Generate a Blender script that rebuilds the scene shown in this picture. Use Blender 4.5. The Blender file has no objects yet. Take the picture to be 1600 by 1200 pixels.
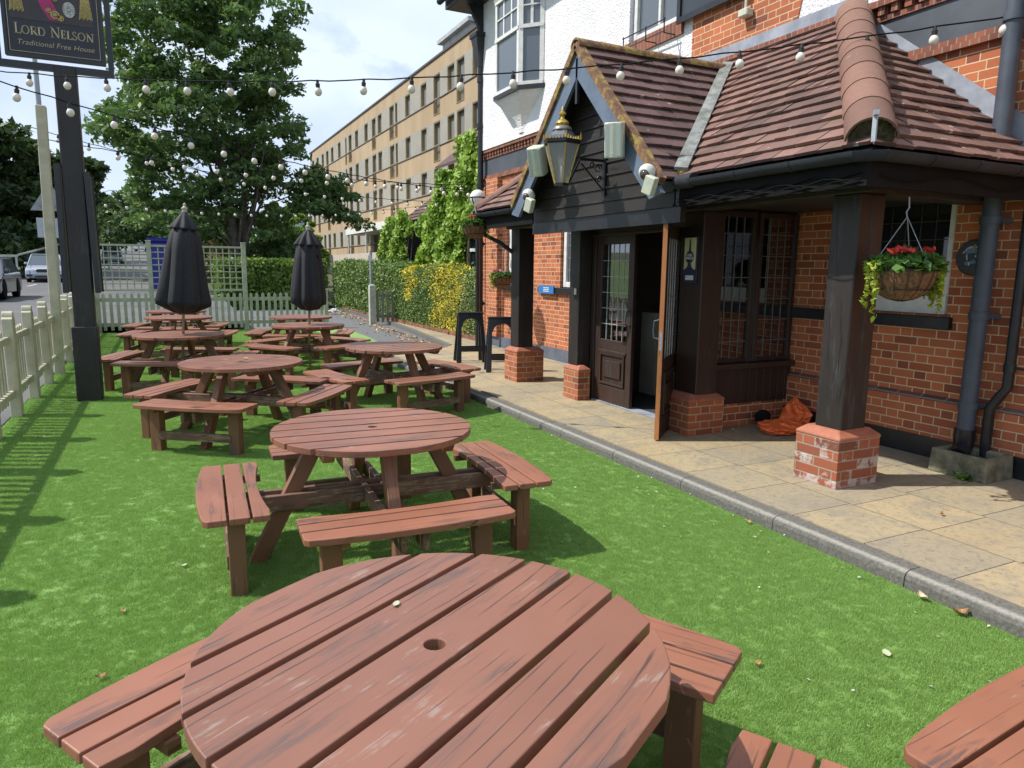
import bpy, math, random
import numpy as np
from mathutils import Vector, Matrix
random.seed(7); rng = np.random.default_rng(7)
R = math.radians
sc = bpy.context.scene; COL = sc.collection
# ------------------------------------------------------------ camera
cam = bpy.data.cameras.new('camera'); camo = bpy.data.objects.new('camera', cam); COL.objects.link(camo)
cam.sensor_width = 36; cam.lens = 24.75; cam.clip_end = 2000; cam.clip_start = .05
rot = Matrix(((0.89849138, 0.06112539, -0.43471476), (-0.43886138, 0.14914612, -0.88609036), (0.0106734, 0.98692407, 0.16083207)))
camo.matrix_world = Matrix.Translation((0, 0, 1.68)) @ rot.to_4x4()
sc.camera = camo
# ------------------------------------------------------------ sun and sky
EL, AZ = R(52), R(-23.8)
sl = bpy.data.lights.new('sun', 'SUN'); sl.energy = 4.2; sl.angle = R(.55); sl.color = (1, .95, .87)
so = bpy.data.objects.new('sun', sl); COL.objects.link(so)
so.rotation_euler = Vector((math.cos(EL)*math.cos(AZ), math.cos(EL)*math.sin(AZ), -math.sin(EL))).to_track_quat('-Z', 'Y').to_euler()
w = bpy.data.worlds.new("World"); sc.world = w; w.use_nodes = True
nt = w.node_tree; nt.nodes.clear()
def N(nt, typ, **k):
    n = nt.nodes.new(typ)
    for a, b in k.items():
        if a.startswith('i_'): n.inputs[a[2:].replace('_', ' ')].default_value = b
        else: setattr(n, a, b)
    return n
sky = N(nt, 'ShaderNodeTexSky', sky_type='NISHITA', sun_disc=False, sun_elevation=EL, sun_rotation=R(-66), air_density=1.2, dust_density=.6)
tc = N(nt, 'ShaderNodeTexCoord')
sep = N(nt, 'ShaderNodeSeparateXYZ'); nt.links.new(tc.outputs['Generated'], sep.inputs[0])
mz = N(nt, 'ShaderNodeMath', operation='ADD'); nt.links.new(sep.outputs['Z'], mz.inputs[0]); mz.inputs[1].default_value = .55
cmb = N(nt, 'ShaderNodeCombineXYZ')
for ax in 'XY':
    d = N(nt, 'ShaderNodeMath', operation='DIVIDE'); nt.links.new(sep.outputs[ax], d.inputs[0]); nt.links.new(mz.outputs[0], d.inputs[1]); nt.links.new(d.outputs[0], cmb.inputs[ax])
n1 = N(nt, 'ShaderNodeTexNoise'); n1.inputs['Scale'].default_value = 2.1; n1.inputs['Detail'].default_value = 9; n1.inputs['Roughness'].default_value = .56
nt.links.new(cmb.outputs[0], n1.inputs['Vector'])
cr = N(nt, 'ShaderNodeValToRGB'); cr.color_ramp.elements[0].position = .33; cr.color_ramp.elements[1].position = .44
nt.links.new(n1.outputs['Fac'], cr.inputs[0])
mp = N(nt, 'ShaderNodeMapping'); mp.inputs['Location'].default_value = (3.3, 1.7, 0); nt.links.new(cmb.outputs[0], mp.inputs[0])
n2 = N(nt, 'ShaderNodeTexNoise'); n2.inputs['Scale'].default_value = 2.6; n2.inputs['Detail'].default_value = 7; nt.links.new(mp.outputs[0], n2.inputs['Vector'])
cr2 = N(nt, 'ShaderNodeValToRGB'); e = cr2.color_ramp.elements
e[0].position = .33; e[0].color = (4.7, 5.8, 7.8, 1); e[1].position = .64; e[1].color = (7.0, 8.0, 9.5, 1)
nt.links.new(n2.outputs['Fac'], cr2.inputs[0])
mx = N(nt, 'ShaderNodeMix', data_type='RGBA'); nt.links.new(cr.outputs[0], mx.inputs[0]); nt.links.new(sky.outputs[0], mx.inputs[6]); nt.links.new(cr2.outputs[0], mx.inputs[7])
bg = N(nt, 'ShaderNodeBackground'); bg.inputs[1].default_value = .095; nt.links.new(mx.outputs[2], bg.inputs[0])
wo = N(nt, 'ShaderNodeOutputWorld'); nt.links.new(bg.outputs[0], wo.inputs[0])
sc.view_settings.view_transform = 'Standard'; sc.view_settings.look = 'None'; sc.view_settings.gamma = 1; sc.view_settings.exposure = .42
# ------------------------------------------------------------ helpers
class MB:
    def __init__(s): s.v = []; s.f = []; s.a = []; s.m = []
    def add(s, vs, fs, val=None, mat=0):
        n = len(s.v); s.v += [tuple(p) for p in vs]
        if val is None: val = random.random()
        s.a += [val]*len(vs)
        for f in fs: s.f.append(tuple(n+i for i in f)); s.m.append(mat)
        return s
    def box(s, x0, x1, y0, y1, z0, z1, val=None, mat=0):
        vs = [(x, y, z) for z in (z0, z1) for y in (y0, y1) for x in (x0, x1)]
        return s.add(vs, [(0, 2, 3, 1), (4, 5, 7, 6), (0, 1, 5, 4), (2, 6, 7, 3), (0, 4, 6, 2), (1, 3, 7, 5)], val, mat)
    def bar(s, p0, p1, w, h, up=(0, 0, 1), val=None, mat=0, w1=None, h1=None):
        p0 = Vector(p0); p1 = Vector(p1); d = (p1-p0).normalized(); u = Vector(up)
        a = d.cross(u)
        if a.length < 1e-4: a = d.cross(Vector((1, 0, 0)))
        a.normalize(); b = a.cross(d); vs = []
        for p, ww, hh in ((p0, w, h), (p1, w1 or w, h1 or h)):
            for i, j in ((-1, -1), (1, -1), (1, 1), (-1, 1)): vs.append(p+a*(i*ww/2)+b*(j*hh/2))
        return s.add(vs, [(0, 1, 2, 3), (7, 6, 5, 4), (0, 4, 5, 1), (1, 5, 6, 2), (2, 6, 7, 3), (3, 7, 4, 0)], val, mat)
    def poly(s, pts, d, val=None, mat=0):      # extrude planar polygon by vector d
        n = len(pts); d = Vector(d); vs = [Vector(p) for p in pts]; vs += [p+d for p in vs]
        fs = [tuple(range(n)), tuple(range(2*n-1, n-1, -1))]+[(i, i+n, (i+1) % n+n, (i+1) % n) for i in range(n)]
        fs = [f[::-1] for f in fs]
        nrm = Vector((0, 0, 0))
        for i in range(n): a = vs[i]; b = vs[(i+1) % n]; nrm += a.cross(b)
        if nrm.dot(d) < 0: fs = [f[::-1] for f in fs]
        return s.add(vs, fs, val, mat)
    def tube(s, pts, r, n=8, val=None, mat=0, caps=True):
        pts = [Vector(p) for p in pts]; k = len(pts); rs = r if isinstance(r, (list, tuple)) else [r]*k
        vs = []; prev = None
        for i, p in enumerate(pts):
            d = (pts[min(i+1, k-1)]-pts[max(i-1, 0)]).normalized()
            a = prev-d*prev.dot(d) if prev is not None else d.cross(Vector((0, 0, 1)) if abs(d.z) < .9 else Vector((1, 0, 0)))
            a.normalize(); prev = a; b = d.cross(a)
            for j in range(n): t = 2*math.pi*j/n; vs.append(p+(a*math.cos(t)+b*math.sin(t))*rs[i])
        fs = [(i*n+j, i*n+(j+1) % n, (i+1)*n+(j+1) % n, (i+1)*n+j) for i in range(k-1) for j in range(n)]
        if caps: fs += [tuple(range(n-1, -1, -1)), tuple(range((k-1)*n, k*n))]
        return s.add(vs, fs, val, mat)
    def lathe(s, prof, c=(0, 0, 0), n=16, mod=None, val=None, mat=0, axis=None, ph=0):
        c = Vector(c); q = Vector((0, 0, 1)).rotation_difference(Vector(axis).normalized()) if axis else None; vs = []
        for r, z in prof:
            for j in range(n):
                t = 2*math.pi*j/n+ph; rr = r*(mod(t, z) if mod else 1); p = Vector((rr*math.cos(t), rr*math.sin(t), z))
                vs.append(c+(q @ p if q else p))
        k = len(prof)
        fs = [(i*n+j, i*n+(j+1) % n, (i+1)*n+(j+1) % n, (i+1)*n+j) for i in range(k-1) for j in range(n)]
        if prof[0][0] > 1e-5: fs.append(tuple(range(n-1, -1, -1)))
        if prof[-1][0] > 1e-5: fs.append(tuple(range((k-1)*n, k*n)))
        return s.add(vs, fs, val, mat)
    def ball(s, c, r, n=12, sz=1, val=None, mat=0):
        return s.lathe([(r*math.sin(math.pi*i/(n//2+2))+1e-4, -r*sz*math.cos(math.pi*i/(n//2+2))) for i in range(n//2+3)], c, n, val=val, mat=mat)
    def build(s, name, mat, parent=None, smooth=False, bevel=0, seg=1):
        me = bpy.data.meshes.new(name); me.from_pydata(s.v, [], s.f); me.update()
        at = me.attributes.new('rnd', 'FLOAT', 'POINT'); at.data.foreach_set('value', np.array(s.a, dtype=np.float32))
        o = bpy.data.objects.new(name, me); COL.objects.link(o)
        for m in (mat if isinstance(mat, (list, tuple)) else [mat]): me.materials.append(m)
        if isinstance(mat, (list, tuple)): me.polygons.foreach_set('material_index', s.m)
        if smooth: me.polygons.foreach_set('use_smooth', [True]*len(s.f))
        if smooth == 'auto':
            me.set_sharp_from_angle(angle=R(40))
        if bevel:
            b = o.modifiers.new('bevel', 'BEVEL'); b.width = bevel; b.segments = seg; b.limit_method = 'ANGLE'; b.angle_limit = R(35)
        if parent is not None: attach(o, parent)
        return o
def wm(o):
    m = o.matrix_basis.copy()
    while o.parent: m = o.parent.matrix_basis @ o.matrix_parent_inverse @ m; o = o.parent
    return m
def attach(o, p):
    o.parent = p
    if not p.get('local'): o.matrix_parent_inverse = wmp(p).inverted()
def wmp(p):
    m = p.matrix_basis.copy(); q = p
    while q.parent: m = q.parent.matrix_basis @ q.matrix_parent_inverse @ m; q = q.parent
    return m
def tag(o, label, cat, group=None, kind=None):
    if label: o['label'] = label
    if cat: o['category'] = cat
    if group: o['group'] = group
    if kind: o['kind'] = kind
    return o
def struct(o): o['kind'] = 'structure'; return o
def thing(name, label, cat, loc=(0, 0, 0), rz=0, group=None, local=False):
    e = bpy.data.objects.new(name, None); COL.objects.link(e); e.location = loc; e.rotation_euler = (0, 0, rz); e.empty_display_size = .2
    if local: e['local'] = 1
    return tag(e, label, cat, group)
def localpart(o): o['local'] = 1; return o
def copy_tree(o, parent=None):
    c = o.copy(); COL.objects.link(c); c.parent = parent
    if parent is not None: c.matrix_parent_inverse = o.matrix_parent_inverse.copy()
    for ch in list(o.children): copy_tree(ch, c)
    return c
# ------------------------------------------------------------ materials
MT = {}
def newmat(name):
    m = bpy.data.materials.new(name); m.use_nodes = True; nt = m.node_tree; b = nt.nodes['Principled BSDF']; MT[name] = m
    return m, nt, b
def ramp(nt, fac, stops):
    r = N(nt, 'ShaderNodeValToRGB'); e = r.color_ramp.elements
    while len(e) < len(stops): e.new(.5)
    for i, (p, c) in enumerate(stops): e[i].position = p; e[i].color = (*c, 1) if len(c) == 3 else c
    nt.links.new(fac, r.inputs[0]); return r.outputs[0]
def noise(nt, vec, scale, detail=4, rough=.5, dist=0):
    n = N(nt, 'ShaderNodeTexNoise'); n.inputs['Scale'].default_value = scale; n.inputs['Detail'].default_value = detail
    n.inputs['Roughness'].default_value = rough; n.inputs['Distortion'].default_value = dist
    if vec is not None: nt.links.new(vec, n.inputs['Vector'])
    return n.outputs['Fac']
def coord(nt, scale=(1, 1, 1), rnd=False, rot=(0, 0, 0)):
    t = N(nt, 'ShaderNodeTexCoord').outputs['Object']
    if rnd:
        oi = N(nt, 'ShaderNodeObjectInfo'); ml = N(nt, 'ShaderNodeMath', operation='MULTIPLY'); ml.inputs[1].default_value = 37.; nt.links.new(oi.outputs['Random'], ml.inputs[0])
        va = N(nt, 'ShaderNodeVectorMath', operation='ADD'); nt.links.new(t, va.inputs[0]); nt.links.new(ml.outputs[0], va.inputs[1]); t = va.outputs[0]
    m = N(nt, 'ShaderNodeMapping'); m.inputs['Scale'].default_value = scale; m.inputs['Rotation'].default_value = rot; nt.links.new(t, m.inputs[0]); return m.outputs[0]
def mix(nt, fac, a, b, blend='MIX'):
    m = N(nt, 'ShaderNodeMix', data_type='RGBA', blend_type=blend)
    for i, x in ((0, fac), (6, a), (7, b)):
        if isinstance(x, (int, float)): m.inputs[i].default_value = x
        elif isinstance(x, tuple): m.inputs[i].default_value = (*x, 1)
        else: nt.links.new(x, m.inputs[i])
    return m.outputs[2]
def M_(nt, op, a, b=None, c=None):
    m = N(nt, 'ShaderNodeMath', operation=op)
    for i, x in enumerate((a, b, c)):
        if x is None: continue
        if isinstance(x, (int, float)): m.inputs[i].default_value = x
        else: nt.links.new(x, m.inputs[i])
    return m.outputs[0]
def bump(nt, b, h, strength=.3, dist=.01):
    n = N(nt, 'ShaderNodeBump'); n.inputs['Strength'].default_value = strength; n.inputs['Distance'].default_value = dist
    nt.links.new(h, n.inputs['Height']); nt.links.new(n.outputs[0], b.inputs['Normal']); return n
def attr(nt, name='rnd'): return N(nt, 'ShaderNodeAttribute', attribute_name=name).outputs['Fac']
def simple(name, c, c2=None, rough=.6, scale=8, metal=0, bs=.15, bd=.004, spec=.5, detail=5):
    m, nt, b = newmat(name); c2 = c2 or tuple(x*.75 for x in c); co = coord(nt)
    f = noise(nt, co, scale, detail, .6); col = ramp(nt, f, [(.35, c2), (.65, c)]); nt.links.new(col, b.inputs['Base Color'])
    b.inputs['Roughness'].default_value = rough; b.inputs['Metallic'].default_value = metal; b.inputs['Specular IOR Level'].default_value = spec
    if bs: bump(nt, b, noise(nt, co, scale*6, 4, .6), bs, bd)
    return m
def wood(name, base, dark, wornc, worn=.55, rough=.5, axis='X', perslat=True, grain=1.0, crack=1.0):
    m, nt, b = newmat(name); sxyz = {'X': (1.2, 14, 14), 'Z': (14, 14, 1.2), 'Y': (14, 1.2, 14)}[axis]
    co = coord(nt, sxyz, True); co1 = coord(nt, (1, 1, 1), True); rv = attr(nt)
    add = N(nt, 'ShaderNodeVectorMath', operation='ADD'); nt.links.new(co, add.inputs[0]); nt.links.new(M_(nt, 'MULTIPLY', rv, 40.), add.inputs[1])
    co = add.outputs[0]
    g = noise(nt, co, 1.0, 6, .6, .6)
    g2 = noise(nt, co, 3.2, 5, .7, 1.2)
    big = noise(nt, co1, 2.2, 3)
    col = ramp(nt, big, [(.3, tuple(x*.82 for x in base)), (.7, tuple(min(1, x*1.15) for x in base))])
    col = mix(nt, M_(nt, 'MULTIPLY', rv, .55), col, tuple(x*.66 for x in base))
    streak = ramp(nt, g, [(.28, (1, 1, 1)), (.42, (0, 0, 0))]); col = mix(nt, M_(nt, 'MULTIPLY', streak, .55*grain), col, dark)
    wf = noise(nt, co1, 5.5, 6, .65); wm_ = ramp(nt, M_(nt, 'MULTIPLY', wf, g2), [(worn*.5+.03, (0, 0, 0)), (worn*.5+.09, (1, 1, 1))])
    col = mix(nt, M_(nt, 'MULTIPLY', wm_, .75), col, wornc)
    v = N(nt, 'ShaderNodeTexWave'); v.bands_direction = {'X': 'Y', 'Z': 'X', 'Y': 'X'}[axis]; v.inputs['Scale'].default_value = .42; v.inputs['Distortion'].default_value = 11; v.inputs['Detail'].default_value = 5; v.inputs['Detail Scale'].default_value = .7
    nt.links.new(co, v.inputs['Vector'])
    pm = coord(nt, {'X': (2.2, 9, 9), 'Z': (9, 9, 2.2), 'Y': (9, 2.2, 9)}[axis], True); pa = N(nt, 'ShaderNodeVectorMath', operation='ADD'); nt.links.new(pm, pa.inputs[0]); nt.links.new(M_(nt, 'MULTIPLY', rv, 23.), pa.inputs[1])
    pz = noise(nt, pa.outputs[0], 1., 4, .6); pk_ = M_(nt, 'MULTIPLY', ramp(nt, pz, [(.54, (0, 0, 0)), (.64, (1, 1, 1))]), ramp(nt, g2, [(.46, (1, 1, 1)), (.54, (0, 0, 0))])); col = mix(nt, M_(nt, 'MULTIPLY', pk_, .8), col, tuple(.25*x+.045 for x in dark))
    pres = ramp(nt, noise(nt, co1, 3.0, 2), [(.46, (0, 0, 0)), (.6, (1, 1, 1))])
    ck = ramp(nt, v.outputs['Fac'], [(.0, (1, 1, 1)), (.02, (0, 0, 0))]); ckm = M_(nt, 'MULTIPLY', ck, pres)
    col = mix(nt, M_(nt, 'MULTIPLY', ckm, .8*crack), col, tuple(x*.4 for x in dark))
    oi = N(nt, 'ShaderNodeObjectInfo'); col = mix(nt, M_(nt, 'MULTIPLY', oi.outputs['Random'], .4), col, mix(nt, .72, col, tuple((x+sum(base)/3)*.36 for x in base)))
    nt.links.new(col, b.inputs['Base Color'])
    rr = M_(nt, 'ADD', M_(nt, 'MULTIPLY', wf, .3), rough-.15); nt.links.new(rr, b.inputs['Roughness'])
    h = M_(nt, 'SUBTRACT', M_(nt, 'MULTIPLY', g2, .5), M_(nt, 'MULTIPLY', ckm, 1.0)); bump(nt, b, h, .35, .003)
    return m
def brick(name, c1, c2, c3, mortar, bw=.225, bh=.075, hd=.1125, mort=.005, stain=.25, flem=True, eff=0):
    m, nt, b = newmat(name); co = coord(nt); s = N(nt, 'ShaderNodeSeparateXYZ'); nt.links.new(co, s.inputs[0])
    wob = noise(nt, co, 25, 2); u = M_(nt, 'ADD', M_(nt, 'ADD', s.outputs['X'], s.outputs['Y']), 20.0)
    u = M_(nt, 'ADD', u, M_(nt, 'MULTIPLY', wob, .006)); z = M_(nt, 'ADD', M_(nt, 'ADD', s.outputs['Z'], 3.0), M_(nt, 'MULTIPLY', wob, .005))
    p = bw+hd if flem else bw
    rowf = M_(nt, 'DIVIDE', z, bh); row = M_(nt, 'FLOOR', rowf); fz = M_(nt, 'FRACT', rowf)
    u2 = M_(nt, 'ADD', u, M_(nt, 'MULTIPLY', M_(nt, 'MODULO', row, 2.0), p/2)); pu = M_(nt, 'DIVIDE', u2, p)
    t = M_(nt, 'MULTIPLY', M_(nt, 'FRACT', pu), p); idx = M_(nt, 'FLOOR', pu)
    hdr = M_(nt, 'GREATER_THAN', t, bw)
    d1 = M_(nt, 'MINIMUM', t, M_(nt, 'SUBTRACT', p, t))
    if flem: d1 = M_(nt, 'MINIMUM', d1, M_(nt, 'ABSOLUTE', M_(nt, 'SUBTRACT', t, bw)))
    d2 = M_(nt, 'MULTIPLY', M_(nt, 'MINIMUM', fz, M_(nt, 'SUBTRACT', 1.0, fz)), bh)
    d = M_(nt, 'MINIMUM', d1, d2)
    mr = N(nt, 'ShaderNodeMapRange'); mr.inputs['From Min'].default_value = mort*.7; mr.inputs['From Max'].default_value = mort*1.5; nt.links.new(d, mr.inputs['Value'])
    isb = mr.outputs[0]
    cid = N(nt, 'ShaderNodeCombineXYZ'); nt.links.new(M_(nt, 'ADD', M_(nt, 'MULTIPLY', idx, 2.0), hdr), cid.inputs[0]); nt.links.new(row, cid.inputs[1])
    wn = N(nt, 'ShaderNodeTexWhiteNoise', noise_dimensions='2D'); nt.links.new(cid.outputs[0], wn.inputs['Vector'])
    col = ramp(nt, wn.outputs['Value'], [(0, c3), (.2, c2), (.55, c1), (1, tuple(min(1, x*1.2) for x in c1))])
    f = noise(nt, co, 60, 5, .7); col = mix(nt, M_(nt, 'MULTIPLY', f, .5), col, tuple(x*.55 for x in c2))
    col = mix(nt, isb, mix(nt, noise(nt, co, 40, 3), mortar, tuple(x*.7 for x in mortar)), col)
    st = ramp(nt, noise(nt, co, 1.7, 5, .65), [(.45, (0, 0, 0)), (.75, (1, 1, 1))]); col = mix(nt, M_(nt, 'MULTIPLY', st, stain), col, (.05, .03, .025))
    if eff:
        ef = ramp(nt, M_(nt, 'SUBTRACT', noise(nt, co, 9, 5, .6), M_(nt, 'MULTIPLY', s.outputs['Z'], .45)), [(.36, (0, 0, 0)), (.46, (1, 1, 1))]); gate = M_(nt, 'MAXIMUM', M_(nt, 'GREATER_THAN', M_(nt, 'FRACT', M_(nt, 'MULTIPLY', wn.outputs['Value'], 7.3)), .42), M_(nt, 'LESS_THAN', s.outputs['Z'], .13)); ef = M_(nt, 'MULTIPLY', M_(nt, 'MULTIPLY', ef, gate), noise(nt, co, 45, 5, .8)); col = mix(nt, M_(nt, 'MULTIPLY', ef, eff*1.6), col, (.50, .48, .46))
    nt.links.new(col, b.inputs['Base Color']); b.inputs['Roughness'].default_value = .85
    bump(nt, b, M_(nt, 'ADD', M_(nt, 'MULTIPLY', isb, 1.0), M_(nt, 'MULTIPLY', f, .35)), .5, .004)
    return m
def tilemat(name, c1, c2, c3, lich=.5):
    m, nt, b = newmat(name); co = coord(nt); r = attr(nt)
    col = ramp(nt, r, [(0, c3), (.3, c2), (.7, c1), (1, tuple(min(1, x*1.25) for x in c1))])
    f = noise(nt, co, 14, 6, .65); col = mix(nt, M_(nt, 'MULTIPLY', f, .6), col, tuple(x*.45 for x in c2))
    l = ramp(nt, noise(nt, co, 11, 3, .5), [(.70, (0, 0, 0)), (.73, (1, 1, 1))]); col = mix(nt, M_(nt, 'MULTIPLY', l, lich), col, (.55, .52, .48))
    l = ramp(nt, noise(nt, co, 2.5, 6, .7), [(.58, (0, 0, 0)), (.72, (1, 1, 1))]); col = mix(nt, M_(nt, 'MULTIPLY', l, .5), col, (.10, .09, .03))
    nt.links.new(col, b.inputs['Base Color']); b.inputs['Roughness'].default_value = .8; bump(nt, b, noise(nt, co, 90, 4, .6), .5, .004); return m
def leafmat(name, stops, trans=.25, rough=.5):
    m, nt, b = newmat(name); col = ramp(nt, attr(nt), stops); nt.links.new(col, b.inputs['Base Color']); b.inputs['Roughness'].default_value = rough; b.inputs['Specular IOR Level'].default_value = .35
    t = N(nt, 'ShaderNodeBsdfTranslucent'); nt.links.new(mix(nt, .5, col, (.12, .22, .02)), t.inputs[0]); ms = N(nt, 'ShaderNodeMixShader'); ms.inputs[0].default_value = trans
    nt.links.new(b.outputs[0], ms.inputs[1]); nt.links.new(t.outputs[0], ms.inputs[2]); nt.links.new(ms.outputs[0], nt.nodes['Material Output'].inputs[0]); return m
def glass(name, c=(.015, .018, .02), rough=.03, alpha=None):
    m, nt, b = newmat(name); b.inputs['Base Color'].default_value = (*c, 1); b.inputs['Roughness'].default_value = rough; b.inputs['Specular IOR Level'].default_value = .8
    co = coord(nt); bump(nt, b, noise(nt, co, 3, 2), .06, .01)
    if alpha is not None:
        tr = N(nt, 'ShaderNodeBsdfTransparent'); ms = N(nt, 'ShaderNodeMixShader'); ms.inputs[0].default_value = alpha
        nt.links.new(tr.outputs[0], ms.inputs[1]); nt.links.new(b.outputs[0], ms.inputs[2]); nt.links.new(ms.outputs[0], nt.nodes['Material Output'].inputs[0])
    return m
def emit(name, c, s):
    m, nt, b = newmat(name); b.inputs['Base Color'].default_value = (*c, 1); b.inputs['Emission Color'].default_value = (*c, 1); b.inputs['Emission Strength'].default_value = s; return m

TOPW = wood('table_top_paint', (.29, .118, .072), (.09, .060, .052), (.33, .27, .23), .62, .42, crack=1.3)
SEATW = wood('seat_paint', (.32, .125, .072), (.13, .06, .045), (.33, .24, .2), .66, .42)
LEGW = wood('leg_stain', (.24, .105, .052), (.10, .045, .025), (.30, .2, .12), .6, .6)
BEAMW = wood('beam_weathered', (.20, .10, .065), (.08, .05, .035), (.36, .27, .17), .45, .7)
BLKW = wood('black_timber', (.022, .019, .019), (.008, .007, .007), (.06, .055, .05), .66, .55, 'Z')
BLKH = wood('black_timber_horizontal', (.03, .025, .023), (.01, .008, .008), (.08, .07, .06), .64, .55, 'Y')
BRNW = wood('brown_timber', (.045, .024, .017), (.015, .009, .007), (.09, .06, .045), .66, .5, 'Z')
POSTW = wood('porch_post_timber', (.026, .019, .017), (.010, .007, .006), (.045, .036, .03), .72, .5, 'Z')
DOOREDGE = wood('door_edge_timber', (.42, .16, .05), (.2, .07, .02), (.5, .25, .1), .7, .4, 'Z')
FENCEM = simple('cream_fence_paint', (.52, .50, .35), (.40, .39, .27), .6, 6, bs=.2)
TRELM = simple('sage_trellis_paint', (.40, .42, .31), (.30, .33, .24), .65, 6)
BLKGLOSS = simple('black_gloss_paint', (.02, .021, .025), (.012, .012, .014), .35, 10, bs=.08)
PIPEM = simple('grey_pipe_paint', (.07, .085, .11), (.05, .06, .08), .5, 5, bs=.1)
GUTM = simple('gutter_paint', (.035, .04, .05), (.024, .028, .034), .7, 5, spec=.2)
BARGEM = simple('blue_grey_paint', (.13, .17, .24), (.09, .12, .17), .55, 5)
BANDM = simple('slate_grey_paint', (.075, .085, .105), (.05, .06, .075), .7, 3)
LEADM = simple('lead_sheet', (.33, .36, .42), (.2, .22, .26), .55, 4, bs=.25, bd=.01)
WHITEW = simple('white_window_paint', (.72, .72, .70), (.6, .6, .58), .4, 12, bs=.05)
CREAMP = simple('cream_plastic', (.55, .58, .47), (.46, .49, .4), .45, 20, bs=.03)
GOLD = simple('gold_paint', (.55, .38, .08), (.35, .24, .05), .35, 30, .6)
STUC = None
BRK = brick('orange_brick', (.50, .155, .06), (.40, .11, .045), (.23, .065, .035), (.72, .56, .36), mort=.0042)
BRKD = brick('purple_splay_brick', (.16, .085, .075), (.12, .06, .055), (.09, .05, .045), (.3, .24, .18), hd=.225, stain=.1)
BRKP = brick('pier_brick', (.33, .095, .045), (.25, .075, .04), (.15, .055, .035), (.34, .29, .21), eff=.85, stain=.6)
BRKE = brick('entrance_pier_brick', (.42, .125, .05), (.34, .095, .04), (.25, .07, .035), (.45, .38, .25), eff=.0)
BRKS = brick('soldier_brick', (.28, .09, .05), (.2, .065, .04), (.12, .045, .03), (.3, .25, .2), bw=.075, bh=.23, flem=False)
CAPB = simple('pier_cap_tile', (.40, .145, .085), (.30, .10, .055), .7, 12)
TILE = tilemat('clay_roof_tile', (.225, .125, .10), (.17, .093, .077), (.11, .065, .057), .8)
TILEG = tilemat('plum_roof_tile', (.15, .085, .077), (.12, .068, .063), (.08, .047, .044), .5)
RIDGE = tilemat('ridge_tile', (.24, .125, .09), (.205, .105, .075), (.165, .088, .065), .15)
def stucco(name, c):
    m, nt, b = newmat(name); co = coord(nt); f = noise(nt, co, 1.3, 5, .6)
    v = N(nt, 'ShaderNodeTexVoronoi'); v.inputs['Scale'].default_value = 42; nt.links.new(co, v.inputs['Vector'])
    nt.links.new(ramp(nt, f, [(.35, tuple(x*.86 for x in c)), (.7, c)]), b.inputs['Base Color']); b.inputs['Roughness'].default_value = .8
    bump(nt, b, M_(nt, 'ADD', v.outputs['Distance'], noise(nt, co, 30, 4)), .9, .012); return m
STUC = stucco('white_roughcast', (.80, .80, .82))
GLASS = glass('dark_window_glass'); GLASS2 = glass('reflective_window_glass', (.10, .12, .14)); GLASST, nt, _p = newmat('clear_glass'); _g = N(nt, 'ShaderNodeBsdfGlossy'); _g.inputs['Roughness'].default_value = .02; _t = N(nt, 'ShaderNodeBsdfTransparent'); _t.inputs[0].default_value = (.7, .72, .7, 1)
_f = N(nt, 'ShaderNodeFresnel'); _f.inputs[0].default_value = 1.5; _m = N(nt, 'ShaderNodeMixShader'); nt.links.new(M_(nt, 'ADD', M_(nt, 'MULTIPLY', _f.outputs[0], 1.6), .20), _m.inputs[0]); nt.links.new(_t.outputs[0], _m.inputs[1]); nt.links.new(_g.outputs[0], _m.inputs[2]); nt.links.new(_m.outputs[0], nt.nodes['Material Output'].inputs[0])
CANV = simple('black_canvas', (.016, .017, .022), (.010, .011, .014), .75, 25, bs=.2)
POLEW = simple('pale_pole_wood', (.34, .24, .15), (.25, .17, .1), .5, 9)
BULB = simple('opal_bulb', (.72, .68, .60), (.66, .62, .54), .25, 10, bs=0)
RUBBER = simple('black_rubber', (.010, .010, .011), None, .8, 20, spec=.1)
COIR = simple('coir_liner', (.30, .16, .07), (.12, .06, .03), .95, 40, bs=.8, bd=.015)
STONE = simple('weathered_stone', (.26, .24, .17), (.10, .10, .06), .9, 9, bs=.8, bd=.02)
TERR = simple('orange_plastic_sack', (.95, .20, .05), (.8, .15, .04), .4, 9, bs=.5, bd=.02)
# ------------------------------------------------------------ ground surfaces
def prof(y):     # the street climbs away from the pub
    xs = [-50, 12, 30, 51, 77, 124, 198, 280, 900]; zs = [.0, .0, .42, .63, 1.75, 3.85, 7.6, 9.5, 12]
    return float(np.interp(y, xs, zs))
def sheet(name, mat, outline, z, kind='structure'):
    b = MB(); b.add([(x, y, z) for x, y in outline], [tuple(range(len(outline)))]); o = b.build(name, mat); o['kind'] = kind; return o
gm = simple('earth', (.07, .075, .03), (.045, .055, .02), .95, .6, bs=.3)
b = MB(); ys = [-60, -3, 12, 20.5, 30, 34, 43, 51, 66, 77, 100, 124, 150, 198, 280, 900]
xsr = [-700, -40, -13, 1.95, 2.6, 8, 700]
vs = [(x, y, (prof(y)-.06 if y > 20.5 else -.05) if x < 2 or y > 34.5 else -.05) for y in ys for x in xsr]
b.add(vs, [(i*7+j, i*7+j+1, (i+1)*7+j+1, (i+1)*7+j) for i in range(len(ys)-1) for j in range(6)]); struct(b.build('ground', gm))
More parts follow.
